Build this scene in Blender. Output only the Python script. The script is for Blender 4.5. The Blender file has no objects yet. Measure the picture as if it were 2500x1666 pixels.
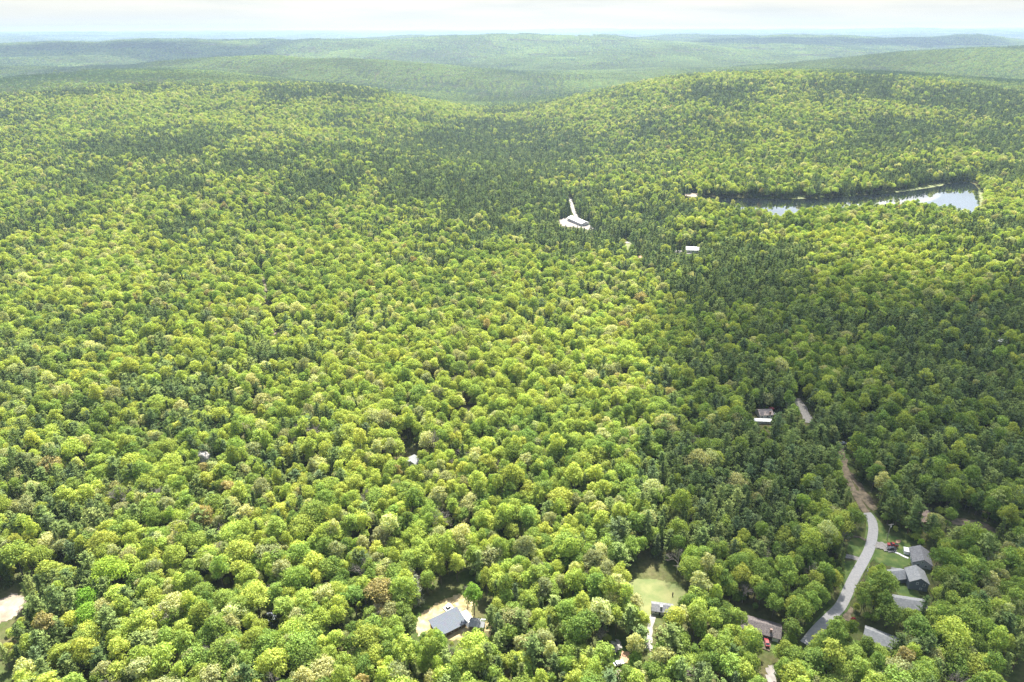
import bpy, bmesh, math, random
import numpy as np
from mathutils import Vector, Matrix, Euler
R = math.radians
S = bpy.context.scene
C = S.collection
rng = np.random.default_rng(7)
random.seed(7)

# ------------------------------------------------------------------ camera
CAMH = 250.0
FPX = 2500 * 24 / 36.0
PITCH = math.atan((833 - 73) / FPX)
ROLL = 0.0040
cp, sp, ca, sa = math.cos(PITCH), math.sin(PITCH), math.cos(ROLL), math.sin(ROLL)
Fv = np.array([0, cp, -sp]); R0 = np.array([1., 0, 0]); U0 = np.array([0, sp, cp])
Rv = R0 * ca - U0 * sa; Uv = U0 * ca + R0 * sa
cam = bpy.data.cameras.new('camera'); co = bpy.data.objects.new('camera', cam); C.objects.link(co)
cam.sensor_width = 36; cam.lens = 24; cam.clip_start = 1; cam.clip_end = 120000
M3 = Matrix((Rv, Uv, -Fv)).transposed()
co.matrix_world = Matrix.Translation((0, 0, CAMH)) @ M3.to_4x4()
S.camera = co

# ------------------------------------------------------------------ sky, sun, exposure
SUN_EL, SUN_AZ = 54.0, 8.0           # azimuth clockwise from +Y (view direction)
w = bpy.data.worlds.new('World'); S.world = w; w.use_nodes = True
nt = w.node_tree; nt.nodes.clear()
sky = nt.nodes.new('ShaderNodeTexSky'); sky.sky_type = 'NISHITA'; sky.sun_disc = False
sky.sun_elevation = R(SUN_EL); sky.sun_rotation = R(SUN_AZ); sky.altitude = 100
sky.air_density = 1.0; sky.dust_density = 2.6; sky.ozone_density = 1.0
tc = nt.nodes.new('ShaderNodeTexCoord')
mp = nt.nodes.new('ShaderNodeMapping'); mp.inputs['Scale'].default_value = (2.2, 2.2, 26)
nz = nt.nodes.new('ShaderNodeTexNoise'); nz.inputs['Scale'].default_value = 2.0; nz.inputs['Detail'].default_value = 6
rp = nt.nodes.new('ShaderNodeValToRGB'); rp.color_ramp.elements[0].position = 0.36; rp.color_ramp.elements[1].position = 0.68
mx = nt.nodes.new('ShaderNodeMixRGB'); mx.inputs[2].default_value = (2.15, 2.25, 2.18, 1)
mm = nt.nodes.new('ShaderNodeMath'); mm.operation = 'MULTIPLY_ADD'; mm.inputs[1].default_value = 0.2; mm.inputs[2].default_value = 0.78
bg = nt.nodes.new('ShaderNodeBackground'); bg.inputs['Strength'].default_value = 0.115
wo = nt.nodes.new('ShaderNodeOutputWorld')
L = nt.links.new
L(tc.outputs['Generated'], mp.inputs[0]); L(mp.outputs[0], nz.inputs['Vector']); L(nz.outputs['Fac'], rp.inputs[0])
L(rp.outputs[0], mm.inputs[0]); sx_ = nt.nodes.new('ShaderNodeSeparateXYZ'); L(tc.outputs['Generated'], sx_.inputs[0])
mr = nt.nodes.new('ShaderNodeMapRange'); mr.inputs[1].default_value = .15; mr.inputs[2].default_value = .7; mr.inputs[3].default_value = 1; mr.inputs[4].default_value = .45; L(sx_.outputs[2], mr.inputs[0])
m2 = nt.nodes.new('ShaderNodeMath'); m2.operation = 'MULTIPLY'; L(mm.outputs[0], m2.inputs[0]); L(mr.outputs[0], m2.inputs[1]); L(m2.outputs[0], mx.inputs[0]); L(sky.outputs[0], mx.inputs[1]); L(mx.outputs[0], bg.inputs[0]); L(bg.outputs[0], wo.inputs[0])
sl = bpy.data.lights.new('sun', 'SUN'); sl.energy = 5.0; sl.angle = R(0.53); sl.color = (1.0, 0.955, 0.86)
so = bpy.data.objects.new('sun', sl); C.objects.link(so)
SUNV = np.array([math.sin(R(SUN_AZ)) * math.cos(R(SUN_EL)), math.cos(R(SUN_AZ)) * math.cos(R(SUN_EL)), math.sin(R(SUN_EL))])
so.rotation_euler = Vector(SUNV).to_track_quat('Z', 'Y').to_euler(); so.location = (0, 0, 900)
S.view_settings.view_transform = 'Standard'; S.view_settings.look = 'None'
S.view_settings.exposure = 1.72; S.view_settings.gamma = 1
cy = S.cycles
cy.max_bounces = 6; cy.diffuse_bounces = 3; cy.glossy_bounces = 2; cy.transmission_bounces = 3; cy.transparent_max_bounces = 8; cy.volume_bounces = 0
cy.sample_clamp_indirect = 6; cy.use_denoising = True
try: cy.denoising_prefilter = 'NONE'
except Exception: pass

# ------------------------------------------------------------------ noise and terrain
_perm = np.random.default_rng(3).random((256, 256))
def vnoise(x, y):
    x = np.asarray(x, float); y = np.asarray(y, float)
    xi = np.floor(x).astype(int); yi = np.floor(y).astype(int); fx = x - xi; fy = y - yi
    fx = fx * fx * fx * (fx * (fx * 6 - 15) + 10); fy = fy * fy * fy * (fy * (fy * 6 - 15) + 10)
    g = lambda a, b: _perm[a & 255, b & 255]
    a = g(xi, yi) * (1 - fx) + g(xi + 1, yi) * fx; b = g(xi, yi + 1) * (1 - fx) + g(xi + 1, yi + 1) * fx
    return (a * (1 - fy) + b * fy) * 2 - 1
def fbm(x, y, s, o=4):
    v = 0; a = 1.0; t = 0
    for i in range(o):
        v = v + a * vnoise(x / s + 17.3 * i, y / s - 9.1 * i); t += a; a *= .5; s *= .5
    return v / t
def sst(a, b, x):
    t = np.clip((x - a) / (b - a), 0, 1); return t * t * (3 - 2 * t)
# broad hills: x, y, height, sigma x, sigma y, rotation
BUMPS = [(900, 2350, 84, 520, 480, 0), (1900, 2400, 52, 800, 420, 0), (430, 2200, 40, 230, 300, 0), (-60, 3000, -46, 420, 900, 0), (40, 1500, -16, 170, 600, 0),
         (-1250, 2500, 86, 560, 560, 0), (-520, 2250, 52, 230, 330, 0), (-2200, 2700, 50, 700, 500, 0),
         (-1900, 3900, 66, 1300, 260, 0), (-700, 3750, 60, 600, 260, 0),
         (3300, 4000, 120, 1300, 520, 0.12), (1900, 3600, 50, 700, 300, 0),
         (250, 6600, 115, 1300, 1100, 0), (-3300, 6400, 95, 1700, 600, 0), (3900, 7600, 100, 2000, 700, 0),
         (-1400, 8800, 70, 2500, 700, 0), (1900, 9200, 80, 2200, 700, 0),
         (2300, 24000, 120, 1100, 1200, 0), (-9000, 31000, 70, 5000, 1500, 0), (7000, 33000, 70, 5000, 1500, 0),
         (560, 780, 12, 260, 110, -0.1), (-330, 1250, 14, 300, 160, 0), (-620, 1500, 18, 300, 150, 0)]
LZ = 0.0
def hraw(x, y):
    x = np.asarray(x, float); y = np.asarray(y, float)
    d = np.hypot(x, y)
    z = 7 * fbm(x, y, 420, 2) * sst(500, 900, d) * (1 - sst(4000, 7000, d))
    z = z + 2.5 * fbm(x + 900, y, 260, 1)
    z = z + fbm(x - 4000, y + 900, 1500, 5) * 58 * sst(2200, 4200, d)
    z = z + (1 - np.abs(fbm(x, y * 1.5, 1900, 3)) * 2) * 55 * sst(3600, 7000, d)
    z = z + sst(4500, 11000, d) * 30 + sst(9000, 22000, d) * 115
    for bx, by, h, sx, sy, a in BUMPS:
        dx = x - bx; dy = y - by
        u = dx * math.cos(a) + dy * math.sin(a); v = -dx * math.sin(a) + dy * math.cos(a)
        z = z + h * np.exp(-(u / sx) ** 2 / 2 - (v / sy) ** 2 / 2)
    return np.minimum(z, 240) + np.clip(z - 240, 0, 1e3) * .3
def ray(u, v):
    d = Fv * FPX + Rv * (u - 1250) + Uv * (833 - v)
    return d / np.linalg.norm(d)
def Gz(u, v, z):
    d = ray(u, v); t = (z - CAMH) / d[2]
    return np.array([d[0] * t, d[1] * t, z])
k25 = 2500 / 2353.0
# lake outline in photo pixels (2353 wide) on the level z = LZ; the near shore lies behind the tree tops
LAKE_PX = [(1598, 452), (1650, 455), (1760, 457), (1838, 459), (1900, 456), (1990, 449), (2050, 443), (2095, 437), (2150, 429), (2195, 420), (2232, 419),
           (2247, 432), (2254, 452), (2251, 468), (2240, 489), (2215, 499), (2150, 494), (2060, 484), (1980, 482), (1915, 484), (1845, 494), (1800, 505), (1765, 497), (1700, 482), (1640, 466), (1604, 457)]
LAKE = np.array([Gz(a * k25, b * k25, LZ)[:2] for a, b in LAKE_PX])
POND_PX = [(-60, 246), (0, 243.5), (40, 241.5), (90, 240.5), (128, 241), (120, 244), (60, 247), (0, 250), (-70, 254)]
PZ = 6.0
POND = np.array([Gz(a * k25, b * k25, PZ)[:2] for a, b in POND_PX])
def smooth_poly(P, n=2):
    for _ in range(n):
        Q = np.roll(P, -1, 0); P = np.stack([.75 * P + .25 * Q, .25 * P + .75 * Q], 1).reshape(-1, 2)
    return P
LAKE_VIS = np.array([(a * k25, b * k25) for a, b in LAKE_PX[:15] + [(2180, 470), (2100, 461), (1990, 467), (1900, 474), (1842, 478), (1826, 491), (1790, 491), (1740, 478), (1650, 463)]])
LAKE = smooth_poly(LAKE); POND = smooth_poly(POND)
def inpoly(x, y, P):
    x = np.asarray(x, float); y = np.asarray(y, float); r = np.zeros(x.shape, bool)
    n = len(P); j = n - 1
    for i in range(n):
        xi, yi = P[i]; xj, yj = P[j]
        if yi != yj:
            c = ((yi > y) != (yj > y)) & (x < (xj - xi) * (y - yi) / (yj - yi) + xi)
            r ^= c
        j = i
    return r
def pdist(x, y, P):
    x = np.asarray(x, float); y = np.asarray(y, float); d = np.full(x.shape, 1e12)
    for i in range(len(P)):
        a = P[i]; b = P[(i + 1) % len(P)]; ab = b - a; l = (ab ** 2).sum() + 1e-9
        t = np.clip(((x - a[0]) * ab[0] + (y - a[1]) * ab[1]) / l, 0, 1)
        d = np.minimum(d, (x - a[0] - t * ab[0]) ** 2 + (y - a[1] - t * ab[1]) ** 2)
    d = np.sqrt(d); return np.where(inpoly(x, y, P), -d, d)
def H(x, y):
    x = np.asarray(x, float); y = np.asarray(y, float); z = hraw(x, y)
    shp = z.shape; z = z.reshape(-1).copy(); xf = x.reshape(-1); yf = y.reshape(-1)
    for P, lz, rad in ((LAKE, LZ, 90), (POND, PZ, 160)):
        m = (xf > P[:, 0].min() - rad) & (xf < P[:, 0].max() + rad) & (yf > P[:, 1].min() - rad) & (yf < P[:, 1].max() + rad)
        if m.any():
            d = pdist(xf[m], yf[m], P); k = sst(14, rad, d)
            z[m] = np.maximum(z[m], lz + .2) * k + (lz + np.clip(d, -12, 14) * .06 * (1 - k)) * (1 - k)
    return z.reshape(shp)
def G(u, v, lift=0):
    """the point of the terrain seen at photo pixel u, v (2500 wide)"""
    d = ray(u, v); t = np.concatenate([np.arange(200, 1600, 4.0), np.arange(1600, 9000, 12.0)])
    z = CAMH + d[2] * t; h = H(d[0] * t, d[1] * t) + lift
    i = int(np.argmax(z < h)); 
    if i > 0:
        a = z[i - 1] - h[i - 1]; b = z[i] - h[i]; tt = t[i - 1] + (t[i] - t[i - 1]) * a / (a - b)
    else: tt = t[-1]
    return np.array([d[0] * tt, d[1] * tt, CAMH + d[2] * tt])
def proj(x, y, z):
    z = z - CAMH
    f = x * Fv[0] + y * Fv[1] + z * Fv[2]; f = np.where(f < 1, 1, f)
    return 1250 + FPX * (x * Rv[0] + y * Rv[1] + z * Rv[2]) / f, 833 - FPX * (x * Uv[0] + y * Uv[1] + z * Uv[2]) / f

# ------------------------------------------------------------------ materials
def newmat(name):
    m = bpy.data.materials.new(name); m.use_nodes = True; m.node_tree.nodes.clear()
    return m, m.node_tree.nodes, m.node_tree.links.new
def noisy(name, c1, c2, scale=1.0, rough=.85, detail=5, bump=0.0, metal=0.0, c3=None, spec=.3, lo=.35, hi=.65):
    m, N, K = newmat(name)
    o = N.new('ShaderNodeOutputMaterial'); b = N.new('ShaderNodeBsdfPrincipled'); t = N.new('ShaderNodeTexCoord')
    n = N.new('ShaderNodeTexNoise'); n.inputs['Scale'].default_value = scale; n.inputs['Detail'].default_value = detail
    r = N.new('ShaderNodeValToRGB'); r.color_ramp.elements[0].position = lo; r.color_ramp.elements[1].position = hi
    r.color_ramp.elements[0].color = (*c1, 1); r.color_ramp.elements[1].color = (*c2, 1)
    if c3: e = r.color_ramp.elements.new((lo + hi) / 2); e.color = (*c3, 1)
    K(t.outputs['Object'], n.inputs['Vector']); K(n.outputs['Fac'], r.inputs[0]); K(r.outputs[0], b.inputs['Base Color'])
    b.inputs['Roughness'].default_value = rough; b.inputs['Metallic'].default_value = metal; b.inputs['Specular IOR Level'].default_value = spec
    if bump:
        bp = N.new('ShaderNodeBump'); bp.inputs['Strength'].default_value = bump; K(n.outputs['Fac'], bp.inputs['Height']); K(bp.outputs[0], b.inputs['Normal'])
    K(b.outputs[0], o.inputs[0]); return m
def striped(name, c1, c2, per, axis=0, rough=.5, metal=0.0, width=.12):
    m, N, K = newmat(name)
    o = N.new('ShaderNodeOutputMaterial'); b = N.new('ShaderNodeBsdfPrincipled'); t = N.new('ShaderNodeTexCoord')
    s = N.new('ShaderNodeSeparateXYZ'); K(t.outputs['Object'], s.inputs[0])
    a = N.new('ShaderNodeMath'); a.operation = 'DIVIDE'; a.inputs[1].default_value = per; K(s.outputs[axis], a.inputs[0])
    f = N.new('ShaderNodeMath'); f.operation = 'FRACT'; K(a.outputs[0], f.inputs[0])
    g = N.new('ShaderNodeMath'); g.operation = 'LESS_THAN'; g.inputs[1].default_value = width; K(f.outputs[0], g.inputs[0])
    x = N.new('ShaderNodeMixRGB'); x.inputs[1].default_value = (*c1, 1); x.inputs[2].default_value = (*c2, 1); K(g.outputs[0], x.inputs[0])
    n = N.new('ShaderNodeTexNoise'); n.inputs['Scale'].default_value = .8; n.inputs['Detail'].default_value = 6; K(t.outputs['Object'], n.inputs['Vector'])
    y = N.new('ShaderNodeMixRGB'); y.blend_type = 'MULTIPLY'; y.inputs[0].default_value = .35; K(x.outputs[0], y.inputs[1]); K(n.outputs['Color'], y.inputs[2])
    K(y.outputs[0], b.inputs['Base Color']); b.inputs['Roughness'].default_value = rough; b.inputs['Metallic'].default_value = metal
    K(b.outputs[0], o.inputs[0]); return m
def foliage(name, transl=.4, trc=(1.25, 1.15, .55)):
    m, N, K = newmat(name)
    o = N.new('ShaderNodeOutputMaterial')
    a = N.new('ShaderNodeAttribute'); a.attribute_type = 'INSTANCER'; a.attribute_name = 'tint'
    v = N.new('ShaderNodeAttribute'); v.attribute_type = 'GEOMETRY'; v.attribute_name = 'lv'
    x = N.new('ShaderNodeMixRGB'); x.blend_type = 'MULTIPLY'; x.inputs[0].default_value = 1
    K(a.outputs['Color'], x.inputs[1]); K(v.outputs['Color'], x.inputs[2])
    d = N.new('ShaderNodeBsdfDiffuse'); t = N.new('ShaderNodeBsdfTranslucent')
    y = N.new('ShaderNodeMixRGB'); y.blend_type = 'MULTIPLY'; y.inputs[0].default_value = 1; y.inputs[2].default_value = (*trc, 1)
    K(x.outputs[0], d.inputs[0]); K(x.outputs[0], y.inputs[1]); K(y.outputs[0], t.inputs[0])
    s = N.new('ShaderNodeMixShader'); s.inputs[0].default_value = transl
    K(d.outputs[0], s.inputs[1]); K(t.outputs[0], s.inputs[2]); K(s.outputs[0], o.inputs[0]); return m
MT = {
 'leaf': foliage('leaf_foliage', .42), 'needle': foliage('needle_foliage', .22, (1.1, 1.1, .7)), 'far': foliage('far_foliage', .25),
 'bark': noisy('bark', (.07, .055, .045), (.2, .17, .14), 3), 'pinebark': noisy('pine_bark', (.07, .05, .04), (.19, .13, .10), 3),
 'bare': noisy('bare_branches', (.2, .17, .15), (.38, .34, .31), 2),
 'asphalt': noisy('road_asphalt', (.27, .27, .275), (.33, .325, .325), .8, .9, bump=.1), 'gravel': noisy('gravel', (.19, .18, .165), (.30, .285, .265), .9),
 'palegravel': noisy('pale_gravel', (.22, .20, .185), (.32, .295, .275), .3), 'lawn': noisy('lawn', (.045, .085, .018), (.17, .19, .05), .22, c3=(.08, .13, .025), detail=9, lo=.3, hi=.72),
 'meadow': noisy('meadow', (.10, .135, .04), (.185, .19, .075), .15, detail=8), 'straw': noisy('dry_grass', (.20, .165, .075), (.44, .36, .23), .35, detail=9, c3=(.32, .255, .13)),
 'dirt': noisy('brown_dirt', (.085, .07, .045), (.20, .16, .11), .4, detail=8), 'sand': noisy('sand', (.19, .155, .115), (.33, .28, .22), .25, detail=8),
 'white': noisy('white_paint', (.70, .71, .70), (.82, .82, .80), .7, .6), 'concrete': noisy('concrete', (.55, .54, .52), (.72, .71, .69), .6),
 'greyroof': noisy('grey_shingles', (.12, .125, .135), (.20, .20, .21), 1.2, .9, detail=8), 'lightroof': noisy('light_grey_shingles', (.20, .21, .22), (.28, .285, .29), 1.2, .9, detail=8),
 'brownroof': noisy('brown_shingles', (.085, .075, .075), (.21, .18, .17), 2.2, .9, detail=8), 'pinkroof': noisy('tan_pink_shingles', (.36, .29, .26), (.48, .40, .36), 1.4, .9),
 'tanroof': noisy('tan_brown_shingles', (.22, .165, .14), (.31, .24, .20), 1.4, .9),
 'bluemetal': striped('blue_grey_metal_roof', (.13, .15, .185), (.08, .09, .11), .6, 0, .8, 0.0), 'whitemetal': striped('white_metal_roof', (.78, .78, .80), (.55, .55, .58), 1.0, 0, .4),
 'bluesiding': striped('slate_blue_siding', (.16, .185, .215), (.10, .12, .14), .25, 2, .8), 'paleside': striped('pale_grey_siding', (.52, .54, .56), (.38, .40, .42), .25, 2, .8),
 'darkside': striped('dark_brown_siding', (.09, .07, .06), (.05, .04, .035), .3, 2, .8), 'brownside': striped('brown_siding', (.22, .15, .11), (.12, .08, .06), .3, 2, .8),
 'whiteside': striped('white_siding', (.74, .74, .73), (.55, .55, .55), .3, 2, .7), 'brick': noisy('chimney_brick', (.25, .15, .12), (.40, .30, .26), 3),
 'glass': noisy('window_glass', (.03, .04, .05), (.06, .07, .09), .4, .08, spec=.8), 'dark': noisy('dark_rubber', (.02, .02, .02), (.04, .04, .04), 3),
 'redpaint': noisy('red_car_paint', (.26, .02, .025), (.32, .03, .03), 2, .25, spec=.6), 'blackpaint': noisy('black_car_paint', (.015, .018, .025), (.03, .034, .045), 2, .25, spec=.6),
 'whitepaint': noisy('white_car_paint', (.72, .73, .74), (.80, .80, .80), 2, .25, spec=.6), 'silver': noisy('chrome', (.5, .5, .5), (.6, .6, .6), 2, .3, metal=.8),
 'pole': noisy('weathered_pole_wood', (.25, .22, .19), (.40, .37, .33), 2), 'deck': striped('grey_deck_boards', (.50, .49, .47), (.30, .29, .28), .3, 0, .8),
 'rock': noisy('grey_rock', (.22, .21, .20), (.42, .40, .38), .8, .95, bump=.5, detail=9), 'red': noisy('faded_red_cloth', (.50, .06, .08), (.62, .20, .2), 1.5),
 'lot': noisy('lot_gravel', (.19, .165, .15), (.27, .235, .215), .3), 'mulch': noisy('orange_mulch', (.30, .17, .10), (.46, .29, .19), .8),
}
# ground: leaf litter with moss
def ground_mat():
    m, N, K = newmat('forest_floor')
    o = N.new('ShaderNodeOutputMaterial'); b = N.new('ShaderNodeBsdfPrincipled'); t = N.new('ShaderNodeTexCoord')
    n = N.new('ShaderNodeTexNoise'); n.inputs['Scale'].default_value = .03; n.inputs['Detail'].default_value = 12; n.inputs['Roughness'].default_value = .7
    n2 = N.new('ShaderNodeTexNoise'); n2.inputs['Scale'].default_value = .6; n2.inputs['Detail'].default_value = 8
    r = N.new('ShaderNodeValToRGB'); r.color_ramp.elements[0].position = .38; r.color_ramp.elements[1].position = .62
    r.color_ramp.elements[0].color = (.05, .08, .02, 1); r.color_ramp.elements[1].color = (.11, .10, .05, 1)
    K(t.outputs['Object'], n.inputs['Vector']); K(t.outputs['Object'], n2.inputs['Vector']); K(n.outputs['Fac'], r.inputs[0])
    y = N.new('ShaderNodeMixRGB'); y.blend_type = 'OVERLAY'; y.inputs[0].default_value = .6; K(r.outputs[0], y.inputs[1]); K(n2.outputs['Fac'], y.inputs[2])
    K(y.outputs[0], b.inputs['Base Color']); b.inputs['Roughness'].default_value = 1; b.inputs['Specular IOR Level'].default_value = 0
    K(b.outputs[0], o.inputs[0]); return m
MT['ground'] = ground_mat()
def water_mat(name, col, rough, bump):
    m, N, K = newmat(name)
    o = N.new('ShaderNodeOutputMaterial'); b = N.new('ShaderNodeBsdfPrincipled'); t = N.new('ShaderNodeTexCoord')
    n = N.new('ShaderNodeTexNoise'); n.inputs['Scale'].default_value = .5; n.inputs['Detail'].default_value = 3
    n3 = N.new('ShaderNodeTexNoise'); n3.inputs['Scale'].default_value = .012; n3.inputs['Detail'].default_value = 3
    K(t.outputs['Object'], n.inputs['Vector']); K(t.outputs['Object'], n3.inputs['Vector'])
    r = N.new('ShaderNodeMapRange'); r.inputs[1].default_value = .4; r.inputs[2].default_value = .65; r.inputs[3].default_value = bump * .3; r.inputs[4].default_value = bump
    K(n3.outputs['Fac'], r.inputs[0])
    bp = N.new('ShaderNodeBump'); bp.inputs['Distance'].default_value = .05; K(r.outputs[0], bp.inputs['Strength']); K(n.outputs['Fac'], bp.inputs['Height']); K(bp.outputs[0], b.inputs['Normal'])
    b.inputs['Base Color'].default_value = (*col, 1); b.inputs['Roughness'].default_value = rough; b.inputs['IOR'].default_value = 2.3; b.inputs['Specular IOR Level'].default_value = .5
    gl = N.new('ShaderNodeBsdfGlossy'); gl.inputs['Color'].default_value = (.88, .9, .92, 1); gl.inputs['Roughness'].default_value = rough; K(bp.outputs[0], gl.inputs['Normal'])
    ms = N.new('ShaderNodeMixShader'); ms.inputs[0].default_value = .45; K(b.outputs[0], ms.inputs[1]); K(gl.outputs[0], ms.inputs[2]); K(ms.outputs[0], o.inputs[0]); return m
MT['water'] = water_mat('lake_water', (.012, .016, .022), .02, .07)

# ------------------------------------------------------------------ helpers
def mesh_np(name, V, Fq, mats, lv=None, smooth=False):
    me = bpy.data.meshes.new(name)
    V = np.asarray(V, np.float32); Fq = np.asarray(Fq, np.int32); n, k = Fq.shape
    me.vertices.add(len(V)); me.vertices.foreach_set('co', V.ravel())
    me.loops.add(n * k); me.loops.foreach_set('vertex_index', Fq.ravel())
    me.polygons.add(n); me.polygons.foreach_set('loop_start', np.arange(0, n * k, k, dtype=np.int32)); me.polygons.foreach_set('loop_total', np.full(n, k, np.int32))
    if smooth: me.polygons.foreach_set('use_smooth', np.ones(n, bool))
    for m in mats: me.materials.append(m)
    if lv is not None:
        a = me.attributes.new('lv', 'FLOAT_COLOR', 'FACE')
        lv = np.asarray(lv, np.float32)
        if lv.ndim == 1: lv = np.repeat(lv[:, None], 3, 1)
        a.data.foreach_set('color', np.concatenate([lv, np.ones((n, 1), np.float32)], 1).ravel())
    me.update(); me.validate(); return me
def link(name, me, parent=None):
    o = bpy.data.objects.new(name, me); C.objects.link(o)
    if parent: o.parent = parent
    return o
def tag(o, label=None, cat=None, group=None, kind=None):
    if label: o['label'] = label
    if cat: o['category'] = cat
    if group: o['group'] = group
    if kind: o['kind'] = kind
    return o
def empty(name, loc, rz=0, label=None, cat=None, group=None):
    o = bpy.data.objects.new(name, None); C.objects.link(o); o.location = loc; o.rotation_euler = (0, 0, rz); o.empty_display_size = 1
    return tag(o, label, cat, group)
def part(name, bm, mat, parent, smooth=False):
    bmesh.ops.recalc_face_normals(bm, faces=bm.faces)
    me = bpy.data.meshes.new(name); bm.to_mesh(me); bm.free()
    for m in (mat if isinstance(mat, (list, tuple)) else [mat]): me.materials.append(m)
    if smooth:
        for p in me.polygons: p.use_smooth = True
    return link(name, me, parent)
def box(bm, c, s, rz=0, mi=0):
    r = bmesh.ops.create_cube(bm, size=1, matrix=Matrix.Translation(c) @ Matrix.Rotation(rz, 4, 'Z') @ Matrix.Diagonal((*s, 1)))
    for f in {f for v in r['verts'] for f in v.link_faces}: f.material_index = mi
    return bm
def tube(bm, a, b, r1, r2, n=6):
    a = Vector(a); b = Vector(b); d = b - a
    if d.length < 1e-4: return bm
    bmesh.ops.create_cone(bm, cap_ends=True, segments=n, radius1=r1, radius2=r2, depth=d.length, matrix=Matrix.Translation((a + b) / 2) @ d.to_track_quat('Z', 'Y').to_matrix().to_4x4())
    return bm
def prism(bm, pts, y0, y1):
    """polygon of (x,z) extruded along y"""
    A = [bm.verts.new((x, y0, z)) for x, z in pts]; B = [bm.verts.new((x, y1, z)) for x, z in pts]; n = len(pts)
    bm.faces.new(A); bm.faces.new(B[::-1])
    for i in range(n): bm.faces.new((A[i], A[(i + 1) % n], B[(i + 1) % n], B[i]))
    return bm
BM = bmesh.new

# ------------------------------------------------------------------ terrain sheet
def build_terrain():
    radii = np.concatenate([[0], np.geomspace(60, 200, 14), np.geomspace(204, 3200, 240), np.geomspace(3260, 45000, 190)])
    fine = np.radians(np.arange(-52, 52.01, .55)); coarse = np.radians(np.arange(56, 304.1, 6))
    ang = np.concatenate([fine, coarse]); na = len(ang); nr = len(radii)
    rr, aa = np.meshgrid(radii[1:], ang, indexing='ij')
    x = rr * np.sin(aa); y = rr * np.cos(aa); z = H(x, y)
    V = np.concatenate([[[0, 0, float(H(0., 0.))]], np.stack([x, y, z], -1).reshape(-1, 3)])
    idx = lambda i, j: 1 + i * na + (j % na)
    I, J = np.meshgrid(np.arange(nr - 2), np.arange(na), indexing='ij')
    F = np.stack([idx(I, J), idx(I + 1, J), idx(I + 1, J + 1), idx(I, J + 1)], -1).reshape(-1, 4)[:, ::-1]
    me = mesh_np('terrain', V, F, [MT['ground']], smooth=True)
    bm = BM(); bm.from_mesh(me); bm.verts.ensure_lookup_table()
    for j in range(na): bm.faces.new((bm.verts[0], bm.verts[idx(0, (j + 1))], bm.verts[idx(0, j)]))
    bmesh.ops.recalc_face_normals(bm, faces=bm.faces); bm.to_mesh(me); bm.free()
    for p in me.polygons: p.use_smooth = True
    tag(link('terrain', me), 'wooded rolling ground under the forest', None, kind='structure')
build_terrain()
def water(name, P, z, mat, label):
    bm = BM(); vs = [bm.verts.new((x, y, z)) for x, y in P]; f = bm.faces.new(vs); f.normal_update()
    bmesh.ops.triangulate(bm, faces=[f])
    o = part(name, bm, mat, None); tag(o, label, None, kind='structure'); return o
water('lake_water', LAKE, LZ + .35, MT['water'], 'long forest lake, dark at one end and sky-bright at the other')
water('pond_water', POND, PZ + .35, MT['water'], 'small far pond in the woods')

VIS = [LAKE_VIS]      # photo-pixel polygons that stay open to view
OPEN = []     # ground polygons without trees
def sheet(name, px, mat, label, cell=1.2, lift=.12, vis=True, kind='structure', grow=0.0, world=None, sun=0):
    """a thin sheet laid on the terrain, its outline given where the photo shows it"""
    P = np.array([G(u, v)[:2] for u, v in px]) if world is None else np.array(world)
    P = smooth_poly(P, 2)
    if grow:
        c = P.mean(0); d = P - c; P = c + d * (1 + grow / np.linalg.norm(d, axis=1)[:, None])
    if vis: VIS.append(np.array(px, float))
    OPEN.append(P)
    for k_ in range(4, int(sun) + 1, 4): OPEN.append(P + SUNV[:2] / SUNV[:2].dot(SUNV[:2]) ** .5 * k_)
    x0, y0 = P.min(0); x1, y1 = P.max(0)
    xs = np.arange(x0 - cell, x1 + cell, cell); ys = np.arange(y0 - cell, y1 + cell, cell)
    X, Y = np.meshgrid(xs, ys, indexing='ij'); ins = inpoly(X[:-1, :-1] + cell / 2, Y[:-1, :-1] + cell / 2, P)
    jx = (rng.random(X.shape) - .5) * cell * .8; jy = (rng.random(X.shape) - .5) * cell * .8
    X = X + jx; Y = Y + jy; Z = H(X, Y) + lift
    nid = np.arange(X.size).reshape(X.shape)
    F = np.stack([nid[:-1, :-1], nid[1:, :-1], nid[1:, 1:], nid[:-1, 1:]], -1)[ins]
    used = np.unique(F); rm = np.zeros(X.size, int); rm[used] = np.arange(len(used))
    V = np.stack([X, Y, Z], -1).reshape(-1, 3)[used]
    o = link(name, mesh_np(name, V, rm[F], [mat], smooth=True)); tag(o, label, None, kind=kind); return o
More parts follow.
